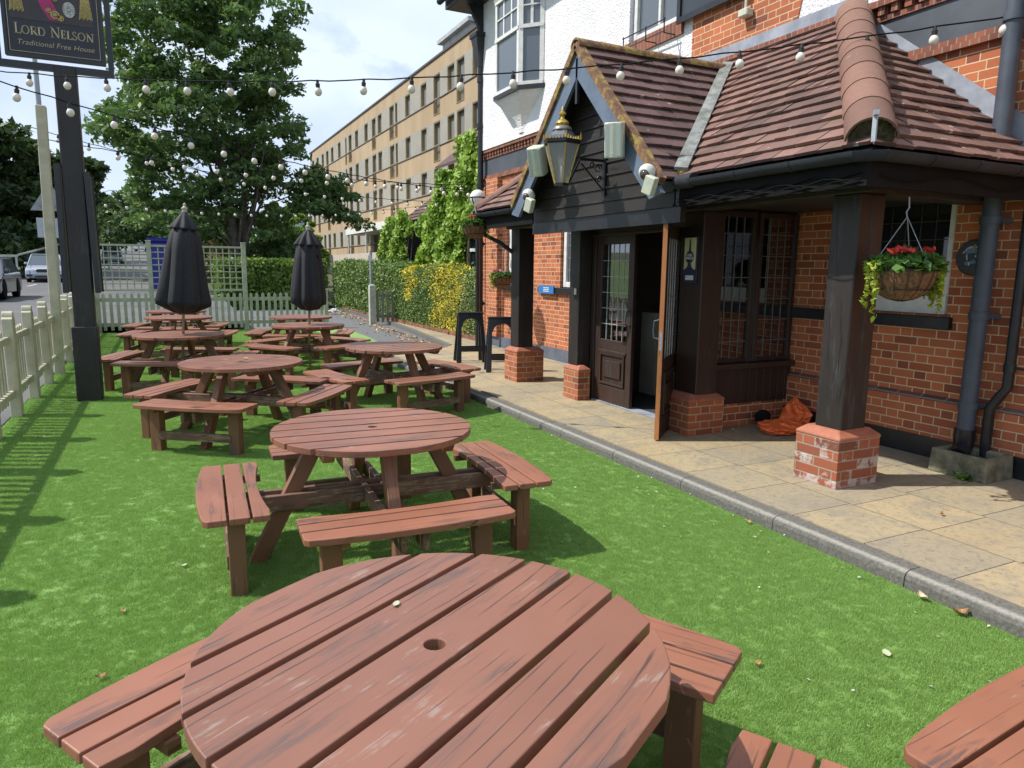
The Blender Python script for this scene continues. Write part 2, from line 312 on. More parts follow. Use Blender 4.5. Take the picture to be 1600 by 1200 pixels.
# road
m, nt, p_ = newmat('asphalt'); co = coord(nt)
col = ramp(nt, noise(nt, co, .5, 5, .6), [(.35, (.10, .10, .105)), (.65, (.15, .15, .15))]); sp = noise(nt, co, 180, 2); col = mix(nt, M_(nt, 'MULTIPLY', sp, .5), col, (.06, .06, .06))
nt.links.new(col, p_.inputs['Base Color']); p_.inputs['Roughness'].default_value = .85; bump(nt, p_, sp, .4, .004); ASPH = m
b = MB(); cx = [(y, -14.5+max(0, (y-60))*.02, -1.62 if y < 20.4 else (2.0 if y < 34 else 2.0-(y-34)*.09 if y < 66 else -.88-(y-66)*.004)) for y in (-60, 12, 20.39, 20.41, 30, 34, 43, 51, 66, 77, 100, 124, 150, 198, 280)]
vs = []
for y, xl, xr in cx: vs += [(xl, y, prof(y)+.012), (xr, y, prof(y)+.012)]
b.add(vs, [(2*i, 2*i+1, 2*i+3, 2*i+2) for i in range(len(cx)-1)]); struct(b.build('road', ASPH))
b = MB()
for k in range(24):
    y = 22+k*7; b.add([(-6.3, y, prof(y)+.018), (-6.18, y, prof(y)+.018), (-6.18, y+3, prof(y+3)+.018), (-6.3, y+3, prof(y+3)+.018)], [(0, 1, 2, 3)])
struct(b.build('road_marking', simple('road_paint', (.6, .6, .58), (.4, .4, .38), .7, 20)))
VERGE = simple('verge_grass', (.10, .17, .03), (.06, .11, .02), .95, 3, bs=.6, bd=.03)
b = MB(); vv = [(y, -60, xe_) for y, xe_ in ((-30, -9.5), (12, -9.5), (30, -9.0), (43, -8.2), (60, -9.0), (77, -9.4), (110, -12), (150, -15), (198, -17), (260, -20))]; vs = []
for y, xl, xr in vv: vs += [(xl, y, prof(y)+.4), (xr, y, prof(y)+.11), (xr, y, prof(y)-.05)]
b.add(vs, [f for i in range(len(vv)-1) for f in ((3*i, 3*i+1, 3*i+4, 3*i+3), (3*i+1, 3*i+2, 3*i+5, 3*i+4))]); struct(b.build('verge', VERGE))
# artificial turf
m, nt, p_ = newmat('artificial_turf'); co = coord(nt)
f = noise(nt, co, 260, 3, .7); f2 = noise(nt, co, 1.6, 5, .6)
col = ramp(nt, f, [(.3, (.12, .24, .045)), (.5, (.22, .39, .09)), (.72, (.31, .48, .14))]); col = mix(nt, M_(nt, 'MULTIPLY', ramp(nt, f2, [(.4, (0, 0, 0)), (.7, (1, 1, 1))]), .35), col, (.06, .15, .025))
nt.links.new(col, p_.inputs['Base Color']); p_.inputs['Roughness'].default_value = .55; bump(nt, p_, f, .8, .01); TURF = m
TO = [(-1.62, -4), (3.49, -4), (3.49, 12.6), (4.0, 13.0), (4.3, 13.5), (4.25, 15), (4.42, 16.8), (4.46, 20.1), (-1.62, 20.1)]
sheet('artificial_turf', TURF, TO, 0.0)
# asphalt path beyond the pub pavement
b = MB(); L = [(-1.5, 20.12), (4.46, 20.12), (4.46, 20.1), (4.42, 16.8), (4.25, 15), (4.3, 13.5), (4.0, 13.0), (3.49, 12.6)]
sheet('path', simple('path_asphalt', (.16, .16, .165), (.11, .11, .115), .9, 30, bs=.5), [(3.45, 12.5), (4.6, 12.5), (5.6, 13.9), (6.1, 17.4), (6.3, 20.4), (6.5, 33), (2, 33), (2, 20.2), (4.46, 20.2), (4.46, 20.1), (4.42, 16.8), (4.25, 15), (4.3, 13.5), (4.0, 13.0)], -.004)
# pavement slabs
m, nt, p_ = newmat('riven_paving'); co = coord(nt); s = N(nt, 'ShaderNodeSeparateXYZ'); nt.links.new(co, s.inputs[0])
xr = M_(nt, 'SUBTRACT', s.outputs['X'], 3.61); colx = M_(nt, 'DIVIDE', xr, .60); ci = M_(nt, 'FLOOR', colx); fx = M_(nt, 'FRACT', colx)
yr = M_(nt, 'ADD', M_(nt, 'ADD', s.outputs['Y'], 10.30), M_(nt, 'MULTIPLY', M_(nt, 'MODULO', M_(nt, 'ADD', ci, 4.), 2.), .03)); ry = M_(nt, 'DIVIDE', yr, .54); ri = M_(nt, 'FLOOR', ry); fy = M_(nt, 'FRACT', ry)
dx = M_(nt, 'MULTIPLY', M_(nt, 'MINIMUM', fx, M_(nt, 'SUBTRACT', 1., fx)), .60); dy = M_(nt, 'MULTIPLY', M_(nt, 'MINIMUM', fy, M_(nt, 'SUBTRACT', 1., fy)), .54)
d = M_(nt, 'MINIMUM', dx, dy); mr = N(nt, 'ShaderNodeMapRange'); mr.inputs['From Min'].default_value = .0025; mr.inputs['From Max'].default_value = .006; nt.links.new(M_(nt, 'ADD', d, M_(nt, 'MULTIPLY', noise(nt, co, 30, 3), .003)), mr.inputs['Value']); mr.inputs['From Min'].default_value = .0035
cid = N(nt, 'ShaderNodeCombineXYZ'); nt.links.new(ci, cid.inputs[0]); nt.links.new(ri, cid.inputs[1]); wn = N(nt, 'ShaderNodeTexWhiteNoise', noise_dimensions='2D'); nt.links.new(cid.outputs[0], wn.inputs['Vector'])
col = ramp(nt, wn.outputs['Value'], [(0, (.33, .285, .20)), (.5, (.40, .33, .205)), (1, (.46, .36, .205))])
f = noise(nt, co, 3.2, 7, .65, .4); col = mix(nt, ramp(nt, f, [(.47, (0, 0, 0)), (.66, (.75, .75, .75))]), col, (.25, .23, .185))
f3 = noise(nt, co, 1.1, 5, .6); col = mix(nt, ramp(nt, f3, [(.5, (0, 0, 0)), (.7, (.6, .6, .6))]), col, (.43, .32, .16))
f5 = noise(nt, co, 22, 6, .75, .5); col = mix(nt, ramp(nt, f5, [(.5, (0, 0, 0)), (.66, (.7, .7, .7))]), col, (.16, .145, .12)); sp_ = N(nt, 'ShaderNodeTexVoronoi'); sp_.inputs['Scale'].default_value = 9; nt.links.new(co, sp_.inputs['Vector']); col = mix(nt, ramp(nt, sp_.outputs['Distance'], [(.05, (.8, .8, .8)), (.09, (0, 0, 0))]), col, (.09, .085, .08))
f4 = noise(nt, co, 70, 5, .7); col = mix(nt, M_(nt, 'MULTIPLY', f4, .35), col, (.12, .10, .07))
col = mix(nt, mr.outputs[0], (.06, .055, .045), col); nt.links.new(col, p_.inputs['Base Color']); p_.inputs['Roughness'].default_value = .8
bump(nt, p_, M_(nt, 'ADD', M_(nt, 'MULTIPLY', mr.outputs[0], 1.), M_(nt, 'MULTIPLY', noise(nt, co, 14, 6, .7), .8)), .5, .006); PAVE = m
b = MB(); pl = [(3.62, -4), (6.3, -4), (6.9, 34), (6.3, 34), (6.2, 26), (6.05, 20.4), (5.76, 17.4), (5.36, 13.9), (4.5, 12.95), (4.0, 12.72), (3.72, 12.6)]
b.poly([(x, y, -.03) for x, y in pl], (0, 0, .118)); struct(b.build('pavement', PAVE))
KM, nt, p_ = newmat('kerb_concrete'); co = coord(nt); s = N(nt, 'ShaderNodeSeparateXYZ'); nt.links.new(co, s.inputs[0]); kn = noise(nt, co, 55, 6, .75); kb = noise(nt, co, 4, 5, .6)
col = ramp(nt, kn, [(.3, (.06, .058, .05)), (.5, (.14, .135, .12)), (.7, (.24, .23, .21))]); col = mix(nt, M_(nt, 'MULTIPLY', kb, .5), col, (.09, .085, .08))
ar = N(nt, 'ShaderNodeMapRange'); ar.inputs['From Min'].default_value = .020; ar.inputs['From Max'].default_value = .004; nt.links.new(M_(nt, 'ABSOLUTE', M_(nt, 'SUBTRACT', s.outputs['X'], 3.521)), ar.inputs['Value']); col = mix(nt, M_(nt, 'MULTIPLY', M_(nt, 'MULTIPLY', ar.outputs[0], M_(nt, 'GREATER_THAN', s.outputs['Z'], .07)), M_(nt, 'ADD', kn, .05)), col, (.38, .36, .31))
nt.links.new(col, p_.inputs['Base Color']); p_.inputs['Roughness'].default_value = .9; bump(nt, p_, kn, .6, .005)
b = MB(); y = 2.284-.93*7
while y < 12.4:
    y1 = min(y+.93, 12.55)
    pts = [(3.495, y+.003, -.04), (3.495, y+.003, .055), (3.503, y+.003, .078), (3.52, y+.003, .09), (3.545, y+.003, .0965), (3.625, y+.003, .096), (3.625, y+.003, -.04)]
    b.poly(pts, (0, y1-y-.006, 0)); y += .93
kp = [(3.56, 12.57), (3.9, 12.68), (4.45, 12.88), (5.33, 13.9), (5.76, 17.4), (6.03, 20.4), (6.2, 26), (6.28, 33)]
for i in range(len(kp)-1):
    a = Vector((*kp[i], .03)); c = Vector((*kp[i+1], .03)); n_ = max(1, round((c-a).length/.93))
    for k in range(n_): p0 = a.lerp(c, k/n_); p1 = a.lerp(c, (k+1)/n_); dd = (p1-p0).normalized()*.004; b.bar(p0+dd, p1-dd, .12, .13)
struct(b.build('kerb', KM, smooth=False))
# turf blades as real geometry near the camera
def blades():
    nb = MB()
    for i in range(44):
        a = random.uniform(0, 6.28); r = .026*random.random()**.5; x, y = r*math.cos(a), r*math.sin(a); h = random.uniform(.007, .013); t = random.uniform(0, 6.28); wd = .0012
        lx, ly = random.uniform(-.009, .009), random.uniform(-.009, .009)
        nb.add([(x-wd*math.cos(t), y-wd*math.sin(t), 0), (x+wd*math.cos(t), y+wd*math.sin(t), 0), (x+lx, y+ly, h)], [(0, 1, 2)])
    return nb
def scatter_grass():
    m = leafmat('turf_blade', [(0, (.21, .38, .075)), (.5, (.33, .54, .145)), (.85, (.43, .64, .21)), (1, (.54, .69, .31))], .45, .45)
    src = blades(); me = bpy.data.meshes.new('turf_tuft'); me.from_pydata(src.v, [], src.f); at = me.attributes.new('rnd', 'FLOAT', 'POINT'); at.data.foreach_set('value', src.a); me.materials.append(m)
    tuft = bpy.data.objects.new('turf_tuft', me)
    for nm, x0, x1, y0, y1, dens, sc_ in (('near', -1.6, 3.49, .3, 3.6, 3000, 1.0), ('mid', -1.6, 3.49, 3.6, 9.5, 1700, 1.2), ('far', -1.6, 3.49, 9.5, 20.05, 800, 1.7)):
        b = MB(); b.add([(x0, y0, .001), (x1, y0, .001), (x1, y1, .001), (x0, y1, .001)], [(0, 1, 2, 3)]); o = b.build('turf_pile', m)
        o['kind'] = 'stuff'; tag(o, 'short green artificial grass pile %s' % ({'near': 'around the nearest tables', 'mid': 'in the middle of the beer garden', 'far': 'around the farthest tables by the trellis'}[nm]), 'artificial grass')
        g = bpy.data.node_groups.new('tufts', 'GeometryNodeTree'); g.interface.new_socket('Geometry', in_out='INPUT', socket_type='NodeSocketGeometry'); g.interface.new_socket('Geometry', in_out='OUTPUT', socket_type='NodeSocketGeometry')
        gi = g.nodes.new('NodeGroupInput'); go = g.nodes.new('NodeGroupOutput'); dp = g.nodes.new('GeometryNodeDistributePointsOnFaces'); dp.inputs['Density'].default_value = dens
        oi = g.nodes.new('GeometryNodeObjectInfo'); oi.inputs['Object'].default_value = tuft; ip = g.nodes.new('GeometryNodeInstanceOnPoints')
        rv = g.nodes.new('FunctionNodeRandomValue'); rv.data_type = 'FLOAT_VECTOR'; rv.inputs[0].default_value = (-.03, -.03, 0); rv.inputs[1].default_value = (.03, .03, 6.28)
        rs = g.nodes.new('FunctionNodeRandomValue'); rs.data_type = 'FLOAT'; rs.inputs[2].default_value = .7*sc_; rs.inputs[3].default_value = 1.25*sc_
        g.links.new(gi.outputs[0], dp.inputs[0]); g.links.new(dp.outputs[0], ip.inputs['Points']); g.links.new(oi.outputs['Geometry'], ip.inputs['Instance'])
        g.links.new(rv.outputs[0], ip.inputs['Rotation']); g.links.new(rs.outputs[1], ip.inputs['Scale']); g.links.new(ip.outputs[0], go.inputs[0])
        md = o.modifiers.new('tufts', 'NODES'); md.node_group = g
scatter_grass()
# ------------------------------------------------------------ round picnic tables
def make_table(hole=True):
    T = thing('picnic_table', 'x', 'picnic table', local=True, group='round picnic tables on the artificial turf')
    Rr = .585; top = .74; th = .036; pitch = Rr*2/7; hw = pitch/2-.0105; b = MB()
    for k in range(-3, 4):
        y0, y1 = k*pitch-hw, k*pitch+hw; ys = [y0+(y1-y0)*i/10 for i in range(11)]
        xe = lambda y: math.sqrt(max(Rr*Rr-y*y, .01))
        val = random.random()
        if k == 0:
            n = 16; s = hw; ring = [(.028*math.cos(2*math.pi*i/n), .028*math.sin(2*math.pi*i/n)) for i in range(n)]
            sq = []
            for i in range(n):
                a = 2*math.pi*i/n; c_, s_ = math.cos(a), math.sin(a); q = s/max(abs(c_), abs(s_)); sq.append((q*c_, q*s_))
            vs = [(x, y, top) for x, y in ring]+[(x, y, top) for x, y in sq]+[(x, y, top-th) for x, y in ring]+[(x, y, top-th) for x, y in sq]
            fs = []
            for i in range(n):
                j = (i+1) % n; fs += [(i, n+i, n+j, j), (2*n+i, 2*n+j, 3*n+j, 3*n+i), (i, j, 2*n+j, 2*n+i)]
                if abs(sq[i][1]) > s-.001 and abs(sq[j][1]) > s-.001 and sq[i][1]*sq[j][1] > 0: fs.append((n+i, 3*n+i, 3*n+j, n+j))
            b.add(vs, fs, val)
            for sg in (-1, 1):
                inn = sorted({round(p[1], 6) for p in sq if abs(p[0]-sg*s) < 1e-4}); pts = [(sg*s, y) for y in inn]+[(sg*xe(y), y) for y in [s-2*s*i/8 for i in range(9)]]; m0 = len(pts); ni = len(inn)
                if sg > 0: pts = pts[::-1]
                vs = [(x, y, top) for x, y in pts]+[(x, y, top-th) for x, y in pts]; sides = [(i, i+m0, (i+1) % m0+m0, (i+1) % m0) for i in range(m0) if not (abs(pts[i][0]) < s+1e-4 and abs(pts[(i+1) % m0][0]) < s+1e-4)]
                b.add(vs, [tuple(range(m0)), tuple(range(2*m0-1, m0-1, -1))]+sides, val)
        else:
            pts = [(xe(y), y, top-th) for y in ys]+[(-xe(y), y, top-th) for y in reversed(ys)]; b.poly(pts, (0, 0, th), val)
    tt = b.build('tabletop', TOPW, T, bevel=.0035, seg=2); localpart(tt)
    import bmesh
    bm = bmesh.new(); bm.from_mesh(tt.data); bmesh.ops.remove_doubles(bm, verts=bm.verts, dist=.0004); bm.to_mesh(tt.data); bm.free()
    for x in (-.33, .33):
        L = .46; b = MB(); b.poly([(x-.03, -L, top-th-.001), (x-.03, L, top-th-.001), (x-.03, L-.04, top-th-.046), (x-.03, -L+.04, top-th-.046)], (.06, 0, 0)); b.build('cleat', SEATW, T)
    for s in (-1, 1):
        b = MB(); b.bar((-.915, s*.056, .352), (.915, s*.056, .352), .034, .092); b.build('cross_beam', BEAMW, T, bevel=.003)
        b = MB(); b.bar((-.915, s*.056, .347), (.915, s*.056, .347), .0336, .0916); o = b.build('cross_beam', BEAMW, T, bevel=.003); o.rotation_euler = (0, 0, R(90))
    ang = math.atan2(.70, .36)
    for q in range(4):
        L = math.hypot(.70, .36)
        b = MB(); pts = [(.27, -.033, .70), (.37, -.033, .70), (.735, -.033, 0), (.635, -.033, 0)]; b.poly([(x*1., y, z) for x, y, z in pts], (0, .066, 0))
        # rebuild with local X along the leg so the grain follows it
        M0 = Matrix.Translation((.505, 0, .35)) @ Matrix.Rotation(math.atan2(.70, -.365), 4, Vector((0, -1, 0))); Mi = M0.inverted(); b.v = [tuple(Mi @ Vector(p)) for p in b.v]
        o = b.build('leg', LEGW, T, bevel=.003); o.matrix_basis = Matrix.Rotation(q*math.pi/2, 4, 'Z') @ M0
    def seat():
        b = MB(); h = .53
        edges = [(.622, .722), (.735, .832), (.845, .942)]
        for i, (r0, r1) in enumerate(edges):
            n = 12; top_ = []; bot = []
            for k in range(n+1):
                t = -h+2*h*k/n; s_ = 1-(t/h)**2
                a0 = r0+(.045*s_ if i == 0 else 0); a1 = r1+.012+(.034*s_ if i == 2 else -.012)
                if i == 2 and k in (0, n): a1 -= .022
                if i == 0 and k in (0, n): a0 += .02
                if k in (0, n): t -= math.copysign(.0, t)
                top_.append((t, a0)); bot.append((t, a1))
            if i == 2: bot = [(-h, bot[0][1]), (-h+.022, bot[0][1]+.022)]+bot[1:-1]+[(h-.022, bot[-1][1]+.022), (h, bot[-1][1])]
            pts = [(x, -y, .45) for x, y in top_]+[(x, -y, .45) for x, y in reversed(bot)]
            b.poly(pts, (0, 0, -.034))
        return b
    for q in range(4):
        S = seat().build('bench_seat', SEATW, T, bevel=.0045, seg=2); S.rotation_euler = (0, 0, q*math.pi/2); localpart(S)
        for t in (-.39, .39):
            b = MB(); b.box(-.205, .205, -.042, .042, -.05, .05); o = b.build('bench_leg', LEGW, S, bevel=.003); o.location = (t, -.80, .205); o.rotation_euler = (0, R(90), 0)
            b = MB(); b.bar((t*.87, -.93, .397), (t*.87, -.63, .397), .04, .037); b.build('bench_cleat', LEGW, S)
        b = MB(); b.bar((-.36, -.835, .155), (.36, -.835, .155), .032, .075); b.build('bench_rail', BEAMW, S)
    return T
proto = make_table()
tabs = [
 (.56, 1.57, 30.5, 'nearest round red-brown picnic table, its slatted top filling the bottom of the photo'),
 (1.07, 4.07, -2.5, 'second nearest round picnic table, alone in the middle of the turf with four clear benches'),
 (.65, 7.50, -36, 'weathered round picnic table just right of the black sign post, near bench facing camera'),
 (2.475, 8.33, 15, 'orange-brown round picnic table standing close to the stone kerb and doorway'),
 (.14, 10.83, -21, 'round picnic table behind the black sign post, under the wider black parasol'),
 (2.10, 11.98, -56, 'round picnic table holding the slimmer closed black parasol by the path'),
 (.20, 14.55, -15, 'round picnic table just beyond the one with the wider parasol, second from the trellis'),
 (2.33, 14.05, -19, 'farthest round picnic table on the path side, behind the slimmer parasol'),
 (.19, 16.6, -16, 'farthest round picnic table, closest to the sage green trellis fence'),
 (2.27, .145, 5, 'round picnic table at the bottom right corner, only its red slatted bench in view')]
for i, (x, y, a, lab) in enumerate(tabs):
    o = proto if i == 0 else copy_tree(proto); o.location = (x, y, 0); o.rotation_euler = (0, 0, R(a)); o['label'] = lab
# ------------------------------------------------------------ parasols
def parasol(base, tip, prof, cap, lab, amp, seed, nf=8):
    U = thing('parasol', lab, 'parasol', base, group='closed black parasols'); b = Vector(base); t = Vector(tip); ax = (t-b).normalized()
    m = MB(); m.tube([b+ax*.01, b+ax*((t-b).length-.08)], .019, 12); m.build('pole', POLEW, U, smooth='auto')
    c = t.copy(); q = Vector((0, 0, 1)).rotation_difference(ax).to_matrix().to_4x4(); Mx = Matrix.Translation(b) @ q
    rnd = random.Random(seed); ph = [rnd.uniform(.6, 1.4) for _ in range(nf)]
    def fold(tt, z):
        k = tt/(2*math.pi)*nf; i = int(k) % nf; f = k-int(k); s = (1-abs(2*f-1))**.6
        return 1+amp*(s-.6)*ph[i]*min(1, max(.25, (2.5-z)/1.3))+.03*math.sin(3*tt+z*4)
    m = MB(); m.lathe(prof, n=96, mod=fold); m.v = [tuple(Mx @ Vector(p)) for p in m.v]; m.build('canopy', CANV, U, smooth=True)
    m = MB(); m.lathe(cap, n=96, mod=lambda tt, z: 1+.16*math.cos(nf*tt)*(2.45-z)*3); m.v = [tuple(Mx @ Vector(p)) for p in m.v]; o = m.build('vent_cap', CANV, U, smooth=True)
    zt = cap[-1][1]; m = MB(); m.lathe([(.03, zt-.02), (.035, zt+.01), (.028, zt+.03), (.045, zt+.045), (.02, zt+.07), (.012, zt+.085), (.022, zt+.10), (.001, zt+.125)], n=12); m.v = [tuple(Mx @ Vector(p)) for p in m.v]; m.build('finial', simple('finial_plastic%d' % seed, (.5, .48, .42), (.4, .38, .33), .5, 20), U, smooth=True)
    m = MB(); m.tube([Mx @ Vector((.12, -.16, 1.95)), Mx @ Vector((.10, -.19, 1.88)), Mx @ Vector((.12, -.16, 1.82)), Mx @ Vector((.15, -.14, 1.9))], .008, 6); m.build('tie_strap', CANV, U)
parasol((.14, 10.83, 0), (.31, 10.83, 2.49), [(.03, 1.02), (.12, 1.04), (.20, 1.08), (.325, 1.15), (.33, 1.2), (.30, 1.4), (.265, 1.65), (.235, 1.9), (.19, 2.1), (.12, 2.22), (.04, 2.36)], [(.175, 2.17), (.165, 2.2), (.12, 2.28), (.075, 2.35), (.03, 2.41)], 'closed black parasol with wide flared skirt, on the left beside the sign post', .34, 3)
parasol((2.10, 11.95, 0), (2.145, 11.95, 2.37), [(.03, .97), (.12, .99), (.16, 1.02), (.2, 1.06), (.25, 1.08), (.258, 1.2), (.245, 1.4), (.23, 1.6), (.21, 1.8), (.185, 1.98), (.12, 2.12), (.04, 2.24)], [(.2, 2.02), (.19, 2.05), (.14, 2.14), (.08, 2.22), (.03, 2.28)], 'closed black parasol, slimmer and straighter, in front of the green hedge', .30, 5)
# ------------------------------------------------------------ picket fence along the street
F = thing('picket_fence', 'cream low picket fence with broad round topped posts along the street side', 'fence', (-1.55, 8, 0))
def fpost(y, h=1.17, x=-1.56, wv=.17):
    b = MB(); pts = []; n = 8
    pts = [(x-.05, y-wv/2, 0), (x-.05, y+wv/2, 0), (x-.05, y+wv/2, h-.08), (x-.05, y+wv/2-.035, h-.065)]
    for k in range(n+1): t = math.pi*k/n; pts.append((x-.05, y+(wv/2-.04)*math.cos(t), h-.065+.065*math.sin(t)))
    pts += [(x-.05, y-wv/2+.035, h-.065), (x-.05, y-wv/2, h-.08)]
    b.poly(pts, (.10, 0, 0)); return b
ys = [9.33+1.22*k for k in range(-6, 10)]
for y in ys:
    if abs(y-12.99) < .3: continue
    fpost(y).build('fence_post', FENCEM, F, bevel=.006)
for i in range(len(ys)-1):
    for z, hh in ((.27, .075), (.86, .075)):
        b = MB(); b.bar((-1.575, ys[i]+.08, z), (-1.575, ys[i+1]-.08, z), .045, hh); b.build('rail', FENCEM, F, bevel=.004)
pk = MB(); cnt = 0; order = sorted([(abs(ys[i]+.1+k*.145-9.5), ys[i]+.13+k*.145) for i in range(len(ys)-1) for k in range(7)])
for d_, y in order:
    b = MB() if cnt < 95 else pk; h = .97+random.uniform(-.01, .01)
    b.poly([(-1.62, y-.033, .16), (-1.62, y+.033, .16), (-1.62, y+.033, h-.03), (-1.62, y, h), (-1.62, y-.033, h-.03)], (.022, 0, 0))
    if cnt < 95: b.build('picket', FENCEM, F)
    cnt += 1
o = pk.build('pickets', FENCEM, F); o['kind'] = 'stuff'
b = MB(); b.bar((-1.54, 12.78, 0), (-1.47, 12.78, 3.97), .13, .15, up=(0, 1, 0)); tp = b.build('timber_post', FENCEM, bevel=.008); tag(tp, 'tall square cream timber post behind the sign post, rising from the picket fence', 'post')
# front trellis
Fr = thing('trellis_fence', 'sage green picket fence topped with square trellis panels at the end of the turf', 'fence', (0, 20.2, 0))
for x, h in ((-1.52, 2.22), (-.31, 2.27), (1.93, 2.27), (4.05, 1.05)):
    b = MB(); b.box(x-.055, x+.055, 20.145, 20.255, 0, h); b.box(x-.065, x+.065, 20.135, 20.265, h, h+.03); b.build('fence_post', TRELM, Fr, bevel=.005)
for x0, x1 in ((-1.465, -.365), (-.255, 1.875), (1.985, 3.995)):
    for z in (.20, .82): b = MB(); b.bar((x0, 20.22, z), (x1, 20.22, z), .04, .09); b.build('rail', TRELM, Fr)
    n = int((x1-x0)/.15); 
    for k in range(n):
        x = x0+(k+.5)*(x1-x0)/n; b = MB(); b.poly([(x-.037, 20.175, .06), (x+.037, 20.175, .06), (x+.037, 20.175, .95), (x, 20.175, .99), (x-.037, 20.175, .95)], (0, .022, 0)); b.build('picket', TRELM, Fr)
for x0, x1 in ((-1.465, -.365), (-.255, 1.875)):
    b = MB(); z0, z1 = 1.06, 2.17
    for z in (z0, z1): b.box(x0, x1, 20.17, 20.22, z-.025, z+.025)
    nx = round((x1-x0)/.155); nz = 7
    for k in range(1, nx): x = x0+(x1-x0)*k/nx; b.box(x-.014, x+.014, 20.203, 20.218, z0, z1)
    for k in range(1, nz): z = z0+(z1-z0)*k/nz; b.box(x0, x1, 20.186, 20.201, z-.014, z+.014)
    b.build('trellis_panel', TRELM, Fr)
# gate section by the hedge
G = thing('garden_gate', 'short grey-green picket gate on a white topped post in front of the yellow hedge', 'gate', (5.5, 20.7, 0))
b = MB(); b.box(5.42, 5.60, 20.62, 20.80, 0, 1.12); b.lathe([(.13, 1.12), (.12, 1.16), (.06, 1.19), (.001, 1.2)], (5.51, 20.71, 0), 4, ph=math.pi/4); b.build('gate_post', simple('weathered_white_post', (.5, .5, .42), (.33, .34, .28), .8, 5), G)
GM = simple('grey_green_paint', (.24, .26, .19), (.17, .19, .14), .75, 6)
for z in (.25, .86): b = MB(); b.bar((5.6, 20.75, z), (6.75, 21.0, z), .04, .09); b.build('rail', GM, G)
for k in range(7):
    b = MB(); p = Vector((5.68+k*.16, 20.73+k*.035, .08)); b.bar(p, p+Vector((0, 0, .92)), .08, .02, up=(0, 1, 0)); b.build('picket', GM, G)
# ------------------------------------------------------------ pub sign
S = thing('pub_sign', 'black timber sign post carrying a hanging painted pub sign lettered Lord Nelson', 'pub sign', (-.9, 10.15, 0))
b = MB(); b.bar((-.915, 10.17, 0), (-.893, 10.17, 3.95), .225, .22, up=(0, 1, 0)); b.build('post', BLKW, S, bevel=.01)
b = MB(); b.bar((-.92, 10.15, 0), (-.915, 10.15, .93), .275, .28, up=(0, 1, 0)); b.build('post_sleeve', BLKW, S, bevel=.008)
b = MB(); b.bar((-1.55, 10.12, 3.985), (-.39, 10.12, 3.985), .07, .075); b.build('frame_bar', BLKGLOSS, S)
for x in (-1.53, -.415): b = MB(); b.bar((x, 10.12, 4.02), (x, 10.12, 5.55), .05, .06); b.build('frame_bar', BLKGLOSS, S)
b = MB(); b.bar((-1.55, 10.12, 5.58), (-.39, 10.12, 5.58), .06, .06); b.build('frame_bar', BLKGLOSS, S)
NAVY = simple('navy_sign_paint', (.018, .02, .032), (.014, .016, .026), .45, 4, bs=0)
b = MB(); b.box(-1.455, -.465, 10.09, 10.15, 4.07, 5.45); sb = b.build('sign_board', NAVY, S, bevel=.006)
GOLDL = simple('pale_gold_lettering', (.50, .43, .26), (.45, .38, .22), .5, 40, bs=0)
b = MB(); b.box(-1.455, -.465, 10.075, 10.09, 4.07, 4.105); b.box(-1.455, -1.42, 10.075, 10.09, 4.106, 5.45); b.box(-.50, -.465, 10.075, 10.09, 4.106, 5.45); b.build('sign_moulding', BLKGLOSS, sb)
b = MB(); yz = (10.084, 10.089); b.box(-1.405, -.515, *yz, 4.123, 4.128); b.box(-1.405, -1.400, *yz, 4.13, 5.42); b.box(-.520, -.515, *yz, 4.13, 5.42); b.build('gold_line', GOLDL, sb)
